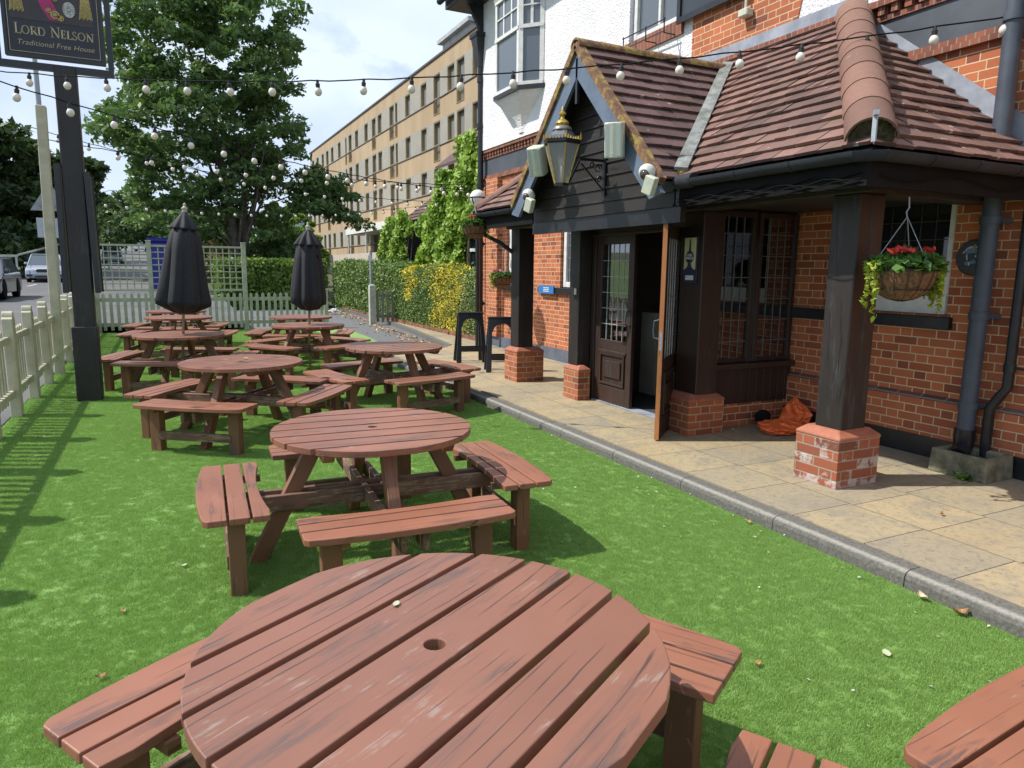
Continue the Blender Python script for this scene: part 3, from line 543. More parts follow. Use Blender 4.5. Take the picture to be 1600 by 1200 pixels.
def strokes(word, x, z, h, y, width, extra=.0):
    # serif capitals drawn as thick and thin strokes: lists of (x0,z0,x1,z1,thickness)
    k, n = .16, .065
    def arc(cx, cz, rx, rz, a0, a1, t0, t1, m=14):
        out = []
        for i in range(m):
            a = a0+(a1-a0)*i/m; c = a0+(a1-a0)*(i+1)/m; tm = t0+(t1-t0)*abs(math.cos((a+c)/2)); out.append((cx+rx*math.cos(a), cz+rz*math.sin(a), cx+rx*math.cos(c), cz+rz*math.sin(c), tm))
        return out
    PI = math.pi
    g = {'L': (.62, [(.15, 0, .15, 1, k), (.0, .02, .6, .02, n), (.6, 0, .62, .26, n), (0, .98, .3, .98, n)]),
         'O': (.98, arc(.45, .5, .4, .47, 0, 2*PI, n, k, 28)),
         'R': (.80, [(.15, 0, .15, 1, k), (0, .02, .3, .02, n), (0, .97, .35, .97, n), (.15, .5, .35, .5, n), (.35, .5, .75, .0, k), (.68, .02, .86, .02, n)]+arc(.35, .735, .27, .235, -PI/2, PI/2, n, k, 12)),
         'D': (.95, [(.15, 0, .15, 1, k), (0, .02, .4, .02, n), (0, .98, .4, .98, n)]+arc(.38, .5, .44, .48, -PI/2, PI/2, n, k, 16)),
         'N': (.95, [(.14, 0, .14, 1, n), (.1, .98, .78, .0, k), (.8, 0, .8, 1, n), (0, .02, .28, .02, n), (0, .98, .18, .98, n), (.66, .98, .94, .98, n)]),
         'E': (.66, [(.15, 0, .15, 1, k), (0, .02, .55, .02, n), (0, .98, .52, .98, n), (.15, .52, .45, .52, n), (.55, 0, .58, .22, n), (.52, .98, .53, .78, n), (.45, .42, .45, .62, n)]),
         'S': (.60, arc(.28, .745, .2, .235, .25*PI, 1.5*PI, n, k*.8, 12)+arc(.28, .26, .23, .24, .5*PI, -.75*PI, n, k*.8, 12)+[(.18, .58, .38, .42, k), (.43, .98, .45, .78, n), (.08, .0, .07, .2, n)])}
    tot = sum((g[c][0] if c != ' ' else .45)*(1.0 if i in (0, 5) else .8)+.06 for i, c in enumerate(word)); s = width/tot; b = MB(); cx = x
    for i, c in enumerate(word):
        big = 1.0 if i in (0, 5) else .8
        if c == ' ': cx += (.45*.8+.06)*s; continue
        w_, st = g[c]; hh = h*big
        for a0, b0, a1, b1, t in st:
            p0 = Vector((cx+a0*s*big, y, z+b0*hh)); p1 = Vector((cx+a1*s*big, y, z+b1*hh)); dd = (p1-p0)
            if dd.length < 1e-6: continue
            e_ = dd.normalized()*t*.12*s; b.bar(p0-e_, p1+e_, t*s*.9, .004, up=(0, 1, 0))
        cx += (w_*big+.06)*s
    return b
strokes('LORD NELSON', -1.345, 4.315, .115, 10.087, .78).build('lettering', GOLDL, sb)
def text(name, body, size, mat, parent, M0, extr=.002, shear=0, spacing=1.0, bold=0):
    cu = bpy.data.curves.new(name, 'FONT'); cu.body = body; cu.size = size; cu.extrude = extr; cu.shear = shear; cu.align_x = 'CENTER'; cu.align_y = 'CENTER'; cu.space_character = spacing; cu.offset = bold
    o = bpy.data.objects.new(name, cu); COL.objects.link(o); bpy.context.view_layer.update()
    me = bpy.data.meshes.new_from_object(o.evaluated_get(bpy.context.evaluated_depsgraph_get())); bpy.data.objects.remove(o)
    me.transform(M0); me.materials.clear(); me.materials.append(mat); q = bpy.data.objects.new(name, me); COL.objects.link(q); attach(q, parent); return q
MXZ = Matrix(((1, 0, 0, 0), (0, 0, -1, 0), (0, 1, 0, 0), (0, 0, 0, 1)))     # text plane facing -Y
MYZ = Matrix(((0, 0, -1, 0), (-1, 0, 0, 0), (0, 1, 0, 0), (0, 0, 0, 1)))    # text plane facing -X
text('lettering', 'Traditional Free House', .079, GOLDL, sb, Matrix.Translation((-.955, 10.087, 4.225)) @ MXZ, .002, .22, 1.02, -.0008)
# painted coat, sash and medals on the board
PT = [simple('paint_brown_coat', (.05, .04, .04), (.035, .028, .03), .5, 6), simple('paint_magenta', (.42, .02, .14), (.3, .015, .1), .5, 8), simple('paint_gold_fringe', (.50, .40, .12), (.25, .2, .05), .5, 60), simple('paint_silver', (.5, .52, .45), (.25, .28, .26), .45, 50)]
b = MB(); b.box(-1.375, -.565, 10.086, 10.089, 4.475, 5.40, mat=0)
b.poly([(-1.20, 10.082, 5.4), (-1.09, 10.082, 5.4), (-.99, 10.082, 4.78), (-.90, 10.082, 4.545), (-.86, 10.082, 4.50), (-1.0, 10.082, 4.50), (-1.07, 10.082, 4.62), (-1.16, 10.082, 4.9)], (0, .003, 0), mat=1)
for x0, x1 in ((-1.375, -1.24), (-.70, -.57)):
    for k in range(11): x = x0+(x1-x0)*k/10; b.bar((x*.6+.4*(x0+x1)/2, 10.081, 4.78), (x, 10.081, 4.545+.01*(k % 3)), .008, .003, up=(0, 1, 0), mat=2)
    b.lathe([(.07, 0), (.07, .004)], ((x0+x1)/2, 10.083, 4.83), 20, mat=2, axis=(0, -1, 0))
for cx_, cz_, r_ in ((-.94, 4.56, .045), (-.885, 4.53, .032), (-1.0, 4.60, .028), (-1.03, 4.78, .04), (-.93, 4.72, .02)):
    b.lathe([(r_, 0), (r_, .004)], (cx_, 10.080, cz_), 18, mat=2, axis=(0, -1, 0)); b.lathe([(r_*.6, 0), (r_*.6, .003)], (cx_, 10.0755, cz_), 18, mat=0, axis=(0, -1, 0)); b.lathe([(r_*.45, 0), (r_*.45, .003)], (cx_, 10.072, cz_), 12, mat=2, axis=(0, -1, 0))
for k in range(18):
    a = 2*math.pi*k/18; c_ = Vector((-.80, 10.08, 4.635)); b.bar(c_, c_+Vector((.062*math.cos(a), 0, .085*math.sin(a))), .004, .003, up=(0, 1, 0), mat=3, w1=.022)
b.lathe([(.016, 0), (.016, .008)], (-.80, 10.078, 4.635), 12, mat=3, axis=(0, -1, 0))
b.build('painted_medals', PT, sb)
for sx, y0, y1, z0, z1, tl in ((-1.075, 10.06, 10.50, 1.36, 2.83, .02), (-.735, 10.02, 10.5, 1.36, 2.75, -.02)):
    b = MB(); b.bar((sx+tl, (y0+y1)/2, z1), (sx, (y0+y1)/2, z0), .035, y1-y0, up=(0, 1, 0)); b.bar((sx+tl, y0, z1+.02), (sx, y0, z0-.02), .06, .045, up=(0, 1, 0)); b.bar((sx+tl, y1, z1+.02), (sx, y1, z0-.02), .06, .045, up=(0, 1, 0)); b.build('notice_frame', BLKGLOSS, S)
def drop(o):
    for c in o.children:
        if c.name.split('.')[0] not in ('post', 'post_sleeve', 'notice_frame'): c.data.transform(Matrix.Translation((0, 0, -.06))); drop(c)
drop(S)
# ------------------------------------------------------------ festoon strings
BH = simple('black_lampholder', (.02, .02, .02), None, .5, 20)
def festoon(lab, P0, P1, sag, off, bulbs=True, n=None, step=.48, scale=1.0):
    P0 = Vector(P0); P1 = Vector(P1); L = (P1-P0).length; W = thing('festoon_string', lab, 'string lights', P0, group='festoon bulbs strung across the garden')
    cat = lambda t: P0.lerp(P1, t)-Vector((0, 0, sag*4*t*(1-t)))
    b = MB(); nn = 60; b.tube([cat(i/nn)+Vector((0, 0, .006*math.sin(i*2.3))) for i in range(nn+1)], .0065, 5); b.build('cable', RUBBER, W)
    d = off; rd = random.Random(int(L*100))
    while d < L:
        p = cat(d/L); a = Vector((rd.uniform(-.12, .12), rd.uniform(-.12, .12), -1)).normalized(); s = scale
        h = MB(); h.tube([p+Vector((0, 0, .01)), p+a*.02*s, p+a*.025*s, p+a*.062*s], [.012*s, .014*s, .022*s, .019*s], 8); 
        g = MB(); c_ = p+a*.096*s; pr = [(.001, -.040), (.016, -.036), (.029, -.024), (.036, -.006), (.035, .010), (.027, .026), (.018, .036)]
        g.lathe([(r*s, z*s) for r, z in pr], c_, 12, axis=-a); go = g.build('bulb', BULB, W, smooth=True); h.build('lampholder', BH, go)
        d += step
festoon('nearest string of opal bulbs, crossing the whole view in front of the porch', (-2.9, 10.8, 3.98), (6.25, 3.15, 3.66), .40, .36)
festoon('string of opal bulbs running from left of the sign post to the pub corner', (-2.1, 7.4, 3.42), (6.1, 13.95, 3.30), .26, .30)
festoon('string of opal bulbs from the tall cream post across the big tree', (-1.5, 12.75, 3.5), (6.1, 14.0, 3.42), .16, .5)
festoon('string of opal bulbs in front of the maple trunk, ending at the ivy', (-1.9, 15.0, 4.0), (8.0, 18.6, 3.55), .38, .4)
festoon('low taut string of opal bulbs level with the parasol tops', (-1.5, 20.2, 3.22), (8.6, 24.5, 3.9), .28, .35)
# ------------------------------------------------------------ the pub
PUB = thing('pub_building', 'brick and white roughcast pub with a tiled porch on dark timber posts', 'building', (6, 6, 0))
def part(b, name, mat, parent=None, **k): return b.build(name, mat, PUB if parent is None else parent, **k)
XW, XL = 6.0, 6.2
# brick walls, with openings left free
def wallX(x, y0, y1, z0, z1, t, openings, b):
    openings = [o for o in openings if o[1] > y0 and o[0] < y1 and o[3] > z0 and o[2] < z1]; cy = lambda v: min(max(v, y0), y1); cz = lambda v: min(max(v, z0), z1)
    ys = sorted({y0, y1, *[cy(o[0]) for o in openings], *[cy(o[1]) for o in openings]}); zs = sorted({z0, z1, *[cz(o[2]) for o in openings], *[cz(o[3]) for o in openings]})
    for i in range(len(ys)-1):
        run = None
        for j in range(len(zs)-1):
            yc, zc = (ys[i]+ys[i+1])/2, (zs[j]+zs[j+1])/2
            if any(o[0] < yc < o[1] and o[2] < zc < o[3] for o in openings):
                if run is not None: b.box(x, x+t, ys[i], ys[i+1], run, zs[j]); run = None
            elif run is None: run = zs[j]
        if run is not None: b.box(x, x+t, ys[i], ys[i+1], run, zs[-1])
b = MB(); wallX(XW, -5, 7.38, .60, 3.50, .3, [(3.80, 5.08, 1.33, 2.52), (5.5, 7.38, .6, 2.4)], b); part(b, 'brick_wall', BRK)
b = MB(); wallX(XW-.035, -5, 5.45, .26, .585, .3, [], b); part(b, 'brick_wall', BRK)
b = MB(); b.poly([(XW-.034, -5, .585), (XW+.02, -5, .655), (XW+.02, -5, .585)], (0, 10.42, 0)); part(b, 'splayed_course', BRKD)
b = MB(); b.box(XW-.06, XW+.2, -5, 5.43, .0, .262); part(b, 'plinth', BLKGLOSS)
b = MB(); wallX(XL, 7.38, 14.1, .30, 3.50, .3, [(9.4, 10.78, 1.37, 2.6), (12.2, 12.95, 1.37, 2.6)], b); b.box(XL-.10, XL, 13.2, 13.75, .3, 3.5); part(b, 'brick_wall', BRK)
b = MB(); b.box(XL-.05, XL+.2, 7.38, 14.13, .0, .30); part(b, 'plinth', simple('grey_plinth_paint', (.11, .13, .17), (.08, .09, .12), .7, 4))
b = MB(); b.box(XL, XL+5, 14.1, 14.3, 0, 7.0); part(b, 'end_wall', BRK)
# painted band, dentil course and string
for x, y0, y1, z in ((XW, -5, 7.38, 3.5), (XL, 7.38, 14.12, 3.5)):
    b = MB(); b.box(x-.01, x+.3, y0, y1, z+.10, z+.42); part(b, 'painted_band', BANDM)
    b = MB(); b.box(x-.05, x+.3, y0, y1, z, z+.045); b.box(x-.025, x+.3, y0, y1, z+.046, z+.098); part(b, 'string_course', BRKS)
    b = MB(); b.box(x-.03, x+.3, y0, y1, z+.422, z+.47)
    n = int((y1-y0)/.13)
    for k in range(n): b.box(x-.06, x+.1, y0+k*.13, y0+k*.13+.065, z+.472, z+.54)
    b.box(x-.085, x+.3, y0, y1, z+.542, z+.60); part(b, 'dentil_course', BRKS)
# first floor: roughcast, brick panel, openings
b = MB(); wallX(XW, 4.1, 5.70, 4.10, 7.0, .3, [], b); wallX(XW, 7.30, 7.52, 4.10, 7.0, .3, [], b); wallX(XW, 7.52, 8.7, 4.10, 7.0, .3, [(7.52, 8.66, 4.78, 6.3)], b); b.box(XW+.001, XW+.3, -5, 4.1, 4.10, 7.0)
b.box(XW, XW+.3, 5.70, 7.30, 6.4, 7.0)
wallX(XL-.1, 8.70, 14.12, 4.10, 7.0, .3, [(11.45, 12.75, 4.95, 6.55)], b); part(b, 'roughcast_wall', STUC)
b = MB(); b.box(XW-.012, XW+.3, 5.70, 7.30, 4.05, 6.4)
pts = [(XW-.012, 5.70, 4.08)]+[(XW-.012, 5.70-.14*math.sin(t*math.pi/2/6)-.0, 4.08+.9*t/6) for t in range(0, 7)]+[(XW-.012, 5.70, 4.98)]; b.poly(pts[1:], (.2, 0, 0)); part(b, 'brick_panel', BRK)
# windows
def window(b_, name, x, y0, y1, z0, z1, fr=.06, mull=(), trans=None, lead=None, gm=GLASS, frame=WHITEW, depth=.09, leadm=None, back=True):
    f = MB(); f.box(x, x+depth, y0, y0+fr, z0, z1); f.box(x, x+depth, y1-fr, y1, z0, z1); f.box(x+.001, x+depth, y0+fr, y1-fr, z0, z0+fr); f.box(x+.001, x+depth, y0+fr, y1-fr, z1-fr, z1)
    for m_ in mull: f.box(x+.004, x+depth, m_-.025, m_+.025, z0+fr, z1-fr)
    if trans: f.box(x+.002, x+depth, y0+fr, y1-fr, trans-.03, trans+.03)
    W = f.build(name, frame, PUB, bevel=.006)
    g = MB(); g.box(x+.05, x+.058, y0+fr*.8, y1-fr*.8, z0+fr*.8, z1-fr*.8); g.build('glass', gm, W)
    if lead:
        l = MB(); dy, dz, za, zb = lead
        n = max(1, round((y1-y0-2*fr)/dy)); 
        for k in range(1, n): yy = y0+fr+(y1-y0-2*fr)*k/n; l.box(x+.040, x+.048, yy-.004, yy+.004, za, zb)
        m2 = max(1, round((zb-za)/dz))
        for k in range(1, m2): zz = za+(zb-za)*k/m2; l.box(x+.041, x+.049, y0+fr, y1-fr, zz-.004, zz+.004)
        l.build('leading', leadm or PIPEM, W)
    return W
SILL = BLKGLOSS
LEADW = simple('pale_lead_came', (.42, .43, .42), (.3, .3, .3), .5, 30, bs=0); LEADG = simple('grey_lead_came', (.16, .16, .16), None, .5, 30, bs=0); LEADD = simple('dark_lead_came', (.05, .05, .05), None, .5, 30, bs=0)
window(b, 'ground_floor_window', XW+.03, 3.82, 5.06, 1.34, 2.50, .055, (), None, (.135, .17, 1.5, 2.45), GLASS, leadm=LEADD)
b = MB(); b.box(XW+.02, XW+.05, 3.83, 5.05, 1.335, 1.50); b.build('window_apron', WHITEW, PUB)
b = MB(); b.box(XW-.06, XW+.1, 3.74, 5.46, 1.21, 1.315); part(b, 'window_sill', SILL, bevel=.006)
window(b, 'ground_floor_window', XL+.05, 9.42, 10.76, 1.38, 2.58, .09, (10.1,), None, (.17, .22, 1.47, 2.5), GLASS2, leadm=LEADW)
window(b, 'ground_floor_window', XL+.05, 12.22, 12.93, 1.38, 2.58, .09, (), None, None, GLASS2)
b = MB(); b.box(XL-.06, XL+.1, 9.35, 11.5, 1.27, 1.37); b.box(XL-.12, XL+.1, 12.1, 13.1, 1.27, 1.37); part(b, 'window_sill', SILL, bevel=.006)
W = window(b, 'upper_window', XW+.06, 7.55, 8.64, 4.81, 6.25, .07, (8.08,), None, None, GLASS2)
CURT = simple('net_curtain', (.62, .64, .68), (.5, .52, .56), .9, 12, bs=.3)
b = MB()
for k in range(22):
    y = 7.62+k*.045; b.box(XW+.14+.012*(k % 2), XW+.15+.012*(k % 2), y, y+.046, 4.85, 6.2)
b.build('net_curtain', CURT, W)
b = MB(); b.box(XW-.03, XW+.2, 7.48, 8.72, 4.60, 4.78); part(b, 'soldier_sill', BRKS)
b = MB()
for y in (7.62, 8.0, 8.5):
    b.bar((XW-.03, y, 4.62), (XW-.20, y, 4.62), .012, .012); b.bar((XW-.20, y, 4.62), (XW-.20, y, 4.80), .012, .012)
b.bar((XW-.20, 7.6, 4.78), (XW-.20, 8.52, 4.78), .012, .012); b.bar((XW-.20, 7.6, 4.64), (XW-.20, 8.52, 4.64), .012, .012); part(b, 'window_box_bracket', BLKGLOSS)
# oriel bay
O = MB(); fr = .055; xo, ya, yb, yc, yd, z0, z1 = 5.80, 11.66, 12.62, 11.33, 13.0, 4.86, 6.50
def panel(O, Gm, p, q, z0, z1, split, nup):
    p = Vector(p); q = Vector(q); L = (q-p).length; d = (q-p)/L
    for t in (0, 1): O.bar(p.lerp(q, t)+d*(fr/2 if t == 0 else -fr/2)+Vector((0, 0, z0)), p.lerp(q, t)+d*(fr/2 if t == 0 else -fr/2)+Vector((0, 0, z1)), fr, .08, up=tuple(d))
    for z in (z0+.03, split, z1-.03): O.bar(p+Vector((0, 0, z)), q+Vector((0, 0, z)), .085, .06)
    n_ = d.cross(Vector((0, 0, 1)))
    for k in range(1, nup): c = p.lerp(q, k/nup); O.bar(c+Vector((0, 0, split)), c+Vector((0, 0, z1)), .022, .05, up=tuple(d))
    O.bar(p+Vector((0, 0, (split+z1)/2)), q+Vector((0, 0, (split+z1)/2)), .05, .022)
    Gm.add([p+Vector((0, 0, z0)), q+Vector((0, 0, z0)), q+Vector((0, 0, z1)), p+Vector((0, 0, z1))], [(0, 1, 2, 3), (3, 2, 1, 0)][:1])
    return p, q
Gm = MB()
for p, q, nu in (((xo, ya, 0), (xo, yb, 0), 3), ((xo, ya, 0), (XL-.1, yc, 0), 2), ((xo, yb, 0), (XL-.1, yd, 0), 2)): panel(O, Gm, p, q, z0, z1, 5.82, nu)
OR = part(O, 'oriel_window', WHITEW); Gm.build('glass', GLASS2, OR)
b = MB(); b.poly([(xo-.05, ya-.03, 4.79), (xo-.05, yb+.03, 4.79), (XL-.1, yd+.07, 4.79), (XL-.1, yc-.07, 4.79)], (0, 0, .07)); b.build('sill', BLKGLOSS, OR)
b = MB(); b.poly([(xo-.05, ya-.03, 6.5), (xo-.05, yb+.03, 6.5), (XL-.1, yd+.07, 6.5), (XL-.1, yc-.07, 6.5)], (0, 0, .12)); b.build('head', WHITEW, OR)
b = MB(); n = 7; rings = []
for i in range(n):
    t = i/(n-1); z = 4.79-.62*t; s = 1-math.sin(t*math.pi/2)**1.3*.92; yc_ = (ya+yb)/2
    rings.append([(XL-.1-(XL-.1-xo)*s, yc_+(ya-yc_)*s, z), (XL-.1-(XL-.1-xo)*s, yc_+(yb-yc_)*s, z), (XL-.095, yc_+(yd-yc_)*(s*.9+.1), z), (XL-.095, yc_+(yc-yc_)*(s*.9+.1), z)])
b.add([p for r_ in rings for p in r_], [(4*i+j, 4*i+(j+1) % 4, 4*i+4+(j+1) % 4, 4*i+4+j) for i in range(n-1) for j in range(4)]); b.build('corbel', STUC, OR, smooth=False)
# main eaves and roof
b = MB(); b.poly([(5.55, -5, 6.92), (5.55, 14.55, 6.92), (6.3, 14.55, 6.92), (6.3, -5, 6.92)], (0, 0, .04)); b.box(5.52, 5.56, -5, 14.55, 6.92, 7.14); part(b, 'eaves_soffit', BLKGLOSS)
b = MB(); b.poly([(5.40, -5, 7.12), (5.40, 14.6, 7.12), (10.5, 14.6, 11.0), (10.5, -5, 11.0)], (0, 0, .06)); part(b, 'main_roof', TILE)
b = MB(); b.tube([(5.42, -5, 7.08), (5.42, 14.62, 7.08)], .065, 10); part(b, 'main_gutter', GUTM, smooth='auto')
b = MB()
b.poly([(XL-.1, 14.0, 6.9), (XL-.45, 14.0, 6.9), (XL-.1, 14.0, 6.35)], (0, -.09, 0)); part(b, 'eaves_bracket', BLKGLOSS)
# -------- porch roof
def clip(P, C):
    out = P
    for i in range(len(C)):
        a = C[i]; c = C[(i+1) % len(C)]; inp = out; out = []
        if not inp: break
        sd = lambda p: (c[0]-a[0])*(p[1]-a[1])-(c[1]-a[1])*(p[0]-a[0])
        for j in range(len(inp)):
            p = inp[j]; q = inp[(j+1) % len(inp)]; sp, sq = sd(p), sd(q)
            if sp >= 0: out.append(p)
            if sp*sq < 0: t = sp/(sp-sq); out.append((p[0]+(q[0]-p[0])*t, p[1]+(q[1]-p[1])*t))
    return out
def tiles(b, O, U, V, C, gauge=.153, wd=.20, seed=1):
    O = Vector(O); U = Vector(U).normalized(); V = Vector(V).normalized(); Nn = U.cross(V)
    if Nn.z < 0: Nn = -Nn
    rd = random.Random(seed); us = [p[0] for p in C]; vs = [p[1] for p in C]
    ar = sum(C[i][0]*C[(i+1) % len(C)][1]-C[(i+1) % len(C)][0]*C[i][1] for i in range(len(C)))
    if ar < 0: C = C[::-1]
    v = min(vs)-.02; row = 0
    while v < max(vs):
        u = min(us)-wd+(wd/2)*(row % 2)+rd.uniform(-.01, .01)
        while u < max(us):
            g = .0025; P = clip([(u+g, v), (u+wd-g, v), (u+wd-g, v+gauge+.01), (u+g, v+gauge+.01)], C)
            if len(P) > 2:
                lift = rd.uniform(0, .008); tl = rd.uniform(-.012, .012); top = []
                for p in P:
                    h = .036-(p[1]-v)/gauge*.026+lift+(p[0]-u-wd/2)*tl*2; top.append(O+U*p[0]+V*p[1]+Nn*h)
                n = len(top); vv = top+[p-Nn*.024 for p in top]; val = rd.random()
                f = [tuple(range(n))]+[(i, (i+1) % n, (i+1) % n+n, i+n) for i in range(n)]
                nn = Vector((0, 0, 0)); 
                for i in range(n): nn += top[i].cross(top[(i+1) % n])
                if nn.dot(Nn) < 0: f = [q[::-1] for q in f]
                else: f = [f[0]]+[q[::-1] for q in f[1:]]
                b.add(vv, f, val)
            u += wd
        v += gauge; row += 1
EX, EZ, TZ = 4.05, 2.47, 4.08; sx = XW-EX; PL = math.hypot(sx, TZ-EZ)   # lean-to slope
HY0, HY1 = 3.15, 9.55                     # hip corners
GC, GZ, GHW, GX = 6.375, 3.87, 1.385, 3.85; GE = 2.45; gs = (GZ-GE)/GHW
k_ = (TZ-EZ)/sx
def lean(x, z=None): return EZ+(x-EX)*k_
gtop_x = EX+(GZ-EZ)/k_
yR = GC-(GZ-EZ)/gs; yLf = GC+(GZ-EZ)/gs
def uvl(x, y): return (y, (x-EX)*PL/sx)
b = MB()
tiles(b, (EX, 0, EZ), (0, 1, 0), (sx, 0, TZ-EZ), [uvl(EX, HY0), uvl(EX, yR), uvl(gtop_x, GC), uvl(XW, GC), uvl(XW, HY0+1.85)], seed=2)
tiles(b, (EX, 0, EZ), (0, 1, 0), (sx, 0, TZ-EZ), [uvl(EX, HY1), uvl(EX, yLf), uvl(gtop_x, GC), uvl(XW, GC), uvl(XW, HY1-1.85)], seed=3)
part(b, 'porch_roof_front', TILE)
b = MB(); VL = math.hypot(1.85, TZ-EZ)
tiles(b, (0, HY0, EZ), (1, 0, 0), (0, 1.85, TZ-EZ), [(EX, 0), (XW, 0), (XW, VL)], seed=4); part(b, 'porch_roof_return', TILE)
b = MB(); tiles(b, (0, HY1, EZ), (1, 0, 0), (0, -1.85, TZ-EZ), [(EX, 0), (XW, 0), (XW, VL)], seed=5); part(b, 'porch_roof_return', TILE)
GLn = math.hypot(GHW, GZ-GE)
b = MB()
cpoly = [(GX, 0), (EX-.0, 0), (gtop_x, GLn), (GX, GLn)]
tiles(b, (0, GC-GHW, GE), (1, 0, 0), (0, GHW, GZ-GE), cpoly, gauge=.15, seed=6); part(b, 'gable_roof_slope', TILEG)
b = MB(); tiles(b, (0, GC+GHW, GE), (1, 0, 0), (0, -GHW, GZ-GE), cpoly, gauge=.15, seed=7); part(b, 'gable_roof_slope', TILEG)
# solid decks under the tiles
b = MB()
b.add([(EX, HY0, EZ-.02), (XW, HY0, EZ-.02), (XW, HY0+1.85, TZ-.02), (XW, HY1-1.85, TZ-.02), (XW, HY1, EZ-.02), (EX, HY1, EZ-.02)], [(0, 1, 2), (0, 2, 3, 5), (3, 4, 5)])
b.add([(GX+.02, GC-GHW, GE-.02), (GX+.02, GC, GZ-.02), (GX+.02, GC+GHW, GE-.02), (EX+.1, GC-GHW, GE-.02), (gtop_x, GC, GZ-.02), (EX+.1, GC+GHW, GE-.02)], [(0, 3, 4, 1), (1, 4, 5, 2)])
part(b, 'roof_deck', BLKGLOSS)
# ridge and hip tiles: half round
def halfround(b, p0, p1, r, seg, up=(0, 0, 1), th=.018, seed=1, flat=1.0):
    p0 = Vector(p0); p1 = Vector(p1); d = (p1-p0).normalized(); L = (p1-p0).length; n = max(1, round(L/seg)); a = d.cross(Vector(up)).normalized(); u = a.cross(d); rd = random.Random(seed)
    for k in range(n):
        q0 = p0+d*(L*k/n-.012); q1 = p0+d*(L*(k+1)/n); vs = []; m = 12; sc0 = 1.03; sc1 = .985
        for q, s in ((q0, sc0), (q1, sc1)):
            for rr in (r*s, r*s-th):
                for i in range(m+1): t = math.pi*i/m; vs.append(q+a*(math.cos(t)*rr)+u*(math.sin(t)*rr*flat))
        M_1 = m+1; fs = []
        for i in range(m): fs += [(i, i+1, 2*M_1+i+1, 2*M_1+i), (M_1+i+1, M_1+i, 3*M_1+i, 3*M_1+i+1), (i+1, i, M_1+i, M_1+i+1), (2*M_1+i, 2*M_1+i+1, 3*M_1+i+1, 3*M_1+i)]
        fs += [(0, 2*M_1, 3*M_1, M_1), (m, M_1+m, 3*M_1+m, 2*M_1+m)]
        b.add(vs, fs, rd.random())
b = MB(); hd_ = Vector((sx, 1.85, TZ-EZ)).normalized(); halfround(b, Vector((EX, HY0, EZ))+hd_*.10, (XW-.02, HY0+1.83, TZ+.0), .155, .38, flat=.95, th=.014); part(b, 'hip_tiles', RIDGE, smooth='auto')
b = MB(); b.lathe([(.14, 0), (.12, .01)], Vector((EX, HY0, EZ))+hd_*.16+Vector((0, 0, -.01)), 14, axis=-hd_); part(b, 'hip_mortar', simple('mossy_mortar', (.16, .15, .08), (.05, .06, .03), .95, 30, bs=.8, bd=.02))
b = MB(); halfround(b, (EX+.05, HY1-.05, EZ+.04), (XW-.02, HY1-1.83, TZ), .09, .34); part(b, 'hip_tiles', RIDGE, smooth='auto')
MOSS = simple('mossy_ridge', (.17, .10, .05), (.10, .06, .045), .9, 12, bs=.8, bd=.015)
m, nt, p_ = newmat('lichen_tile'); co = coord(nt); col = ramp(nt, noise(nt, co, 9, 6, .7), [(.35, (.10, .05, .04)), (.5, (.20, .11, .06)), (.62, (.34, .26, .06)), (.75, (.14, .12, .06))]); nt.links.new(col, p_.inputs['Base Color']); p_.inputs['Roughness'].default_value = .95; bump(nt, p_, noise(nt, co, 50, 5, .7), .8, .01); LICH = m
b = MB(); halfround(b, (GX-.06, GC, GZ-.02), (gtop_x+.05, GC, GZ-.02), .085, .3, seed=3); part(b, 'ridge_tiles', LICH, smooth='auto')
for s in (-1, 1):   # verge undercloak and bargeboards
    b = MB(); p0 = Vector((GX-.035, GC, GZ+.0)); p1 = Vector((GX-.035, GC+s*(GHW+.03), GE-.02)); b.bar(p0, p1, .07, .075, up=(1, 0, 0)); part(b, 'verge', LICH)
    b = MB(); d = (p1-p0).normalized(); n_ = Vector((0, d.z, -d.y))*(-s); n_ = n_ if n_.z < 0 else -n_
    b.bar(p0+n_*.115+Vector((-.0, 0, 0)), p1+n_*.115+d*.10, .035, .15, up=(1, 0, 0)); b.v = [(x+.01, y, z) for x, y, z in b.v]
    b2 = MB(); q0 = Vector((GX-.01, GC, GZ-.17)); q1 = Vector((GX-.01, GC+s*(GHW-.0), GE-.17)); nb = Vector((0, 0, -.09))
    b2.poly([(GX-.01, GC, GZ-.06), (GX-.01, GC+s*(GHW+.06), GE-.12), (GX-.01, GC+s*(GHW-.12), GE-.16), (GX-.01, GC+s*.0, GZ-.30)] if True else [], (-.035, 0, 0)); part(b2, 'bargeboard', BARGEM)
b = MB(); b.bar((GX-.03, GC, GZ-.12), (GX-.03, GC, GZ-.55), .03, .035, up=(0, 1, 0)); part(b, 'gable_finial', BLKGLOSS)
# dark boarded gable infill
b = MB(); z = 2.24; px_ = GX+.22; k = 0
while z < GZ-.2:
    h = .118; hw0 = (GZ-.05-z)/gs; hw1 = max(.02, (GZ-.05-z-h)/gs); hw0 = min(hw0, 1.30); hw1 = min(hw1, 1.30)
    b.poly([(px_, GC-hw0, z), (px_, GC+hw0, z), (px_, GC+hw1, z+h), (px_, GC-hw1, z+h)], (-.02, 0, 0)); b.poly([(px_-.02, GC-hw0, z), (px_-.02, GC+hw0, z), (px_-.034, GC+hw0, z-.002), (px_-.034, GC-hw0, z-.002)], (0, 0, .022)); z += .125
part(b, 'gable_boarding', BLKH)
b = MB(); b.box(px_-.01, px_+.05, GC-1.38, GC+1.38, 2.1, 2.45); part(b, 'boarding_backing', BLKGLOSS)
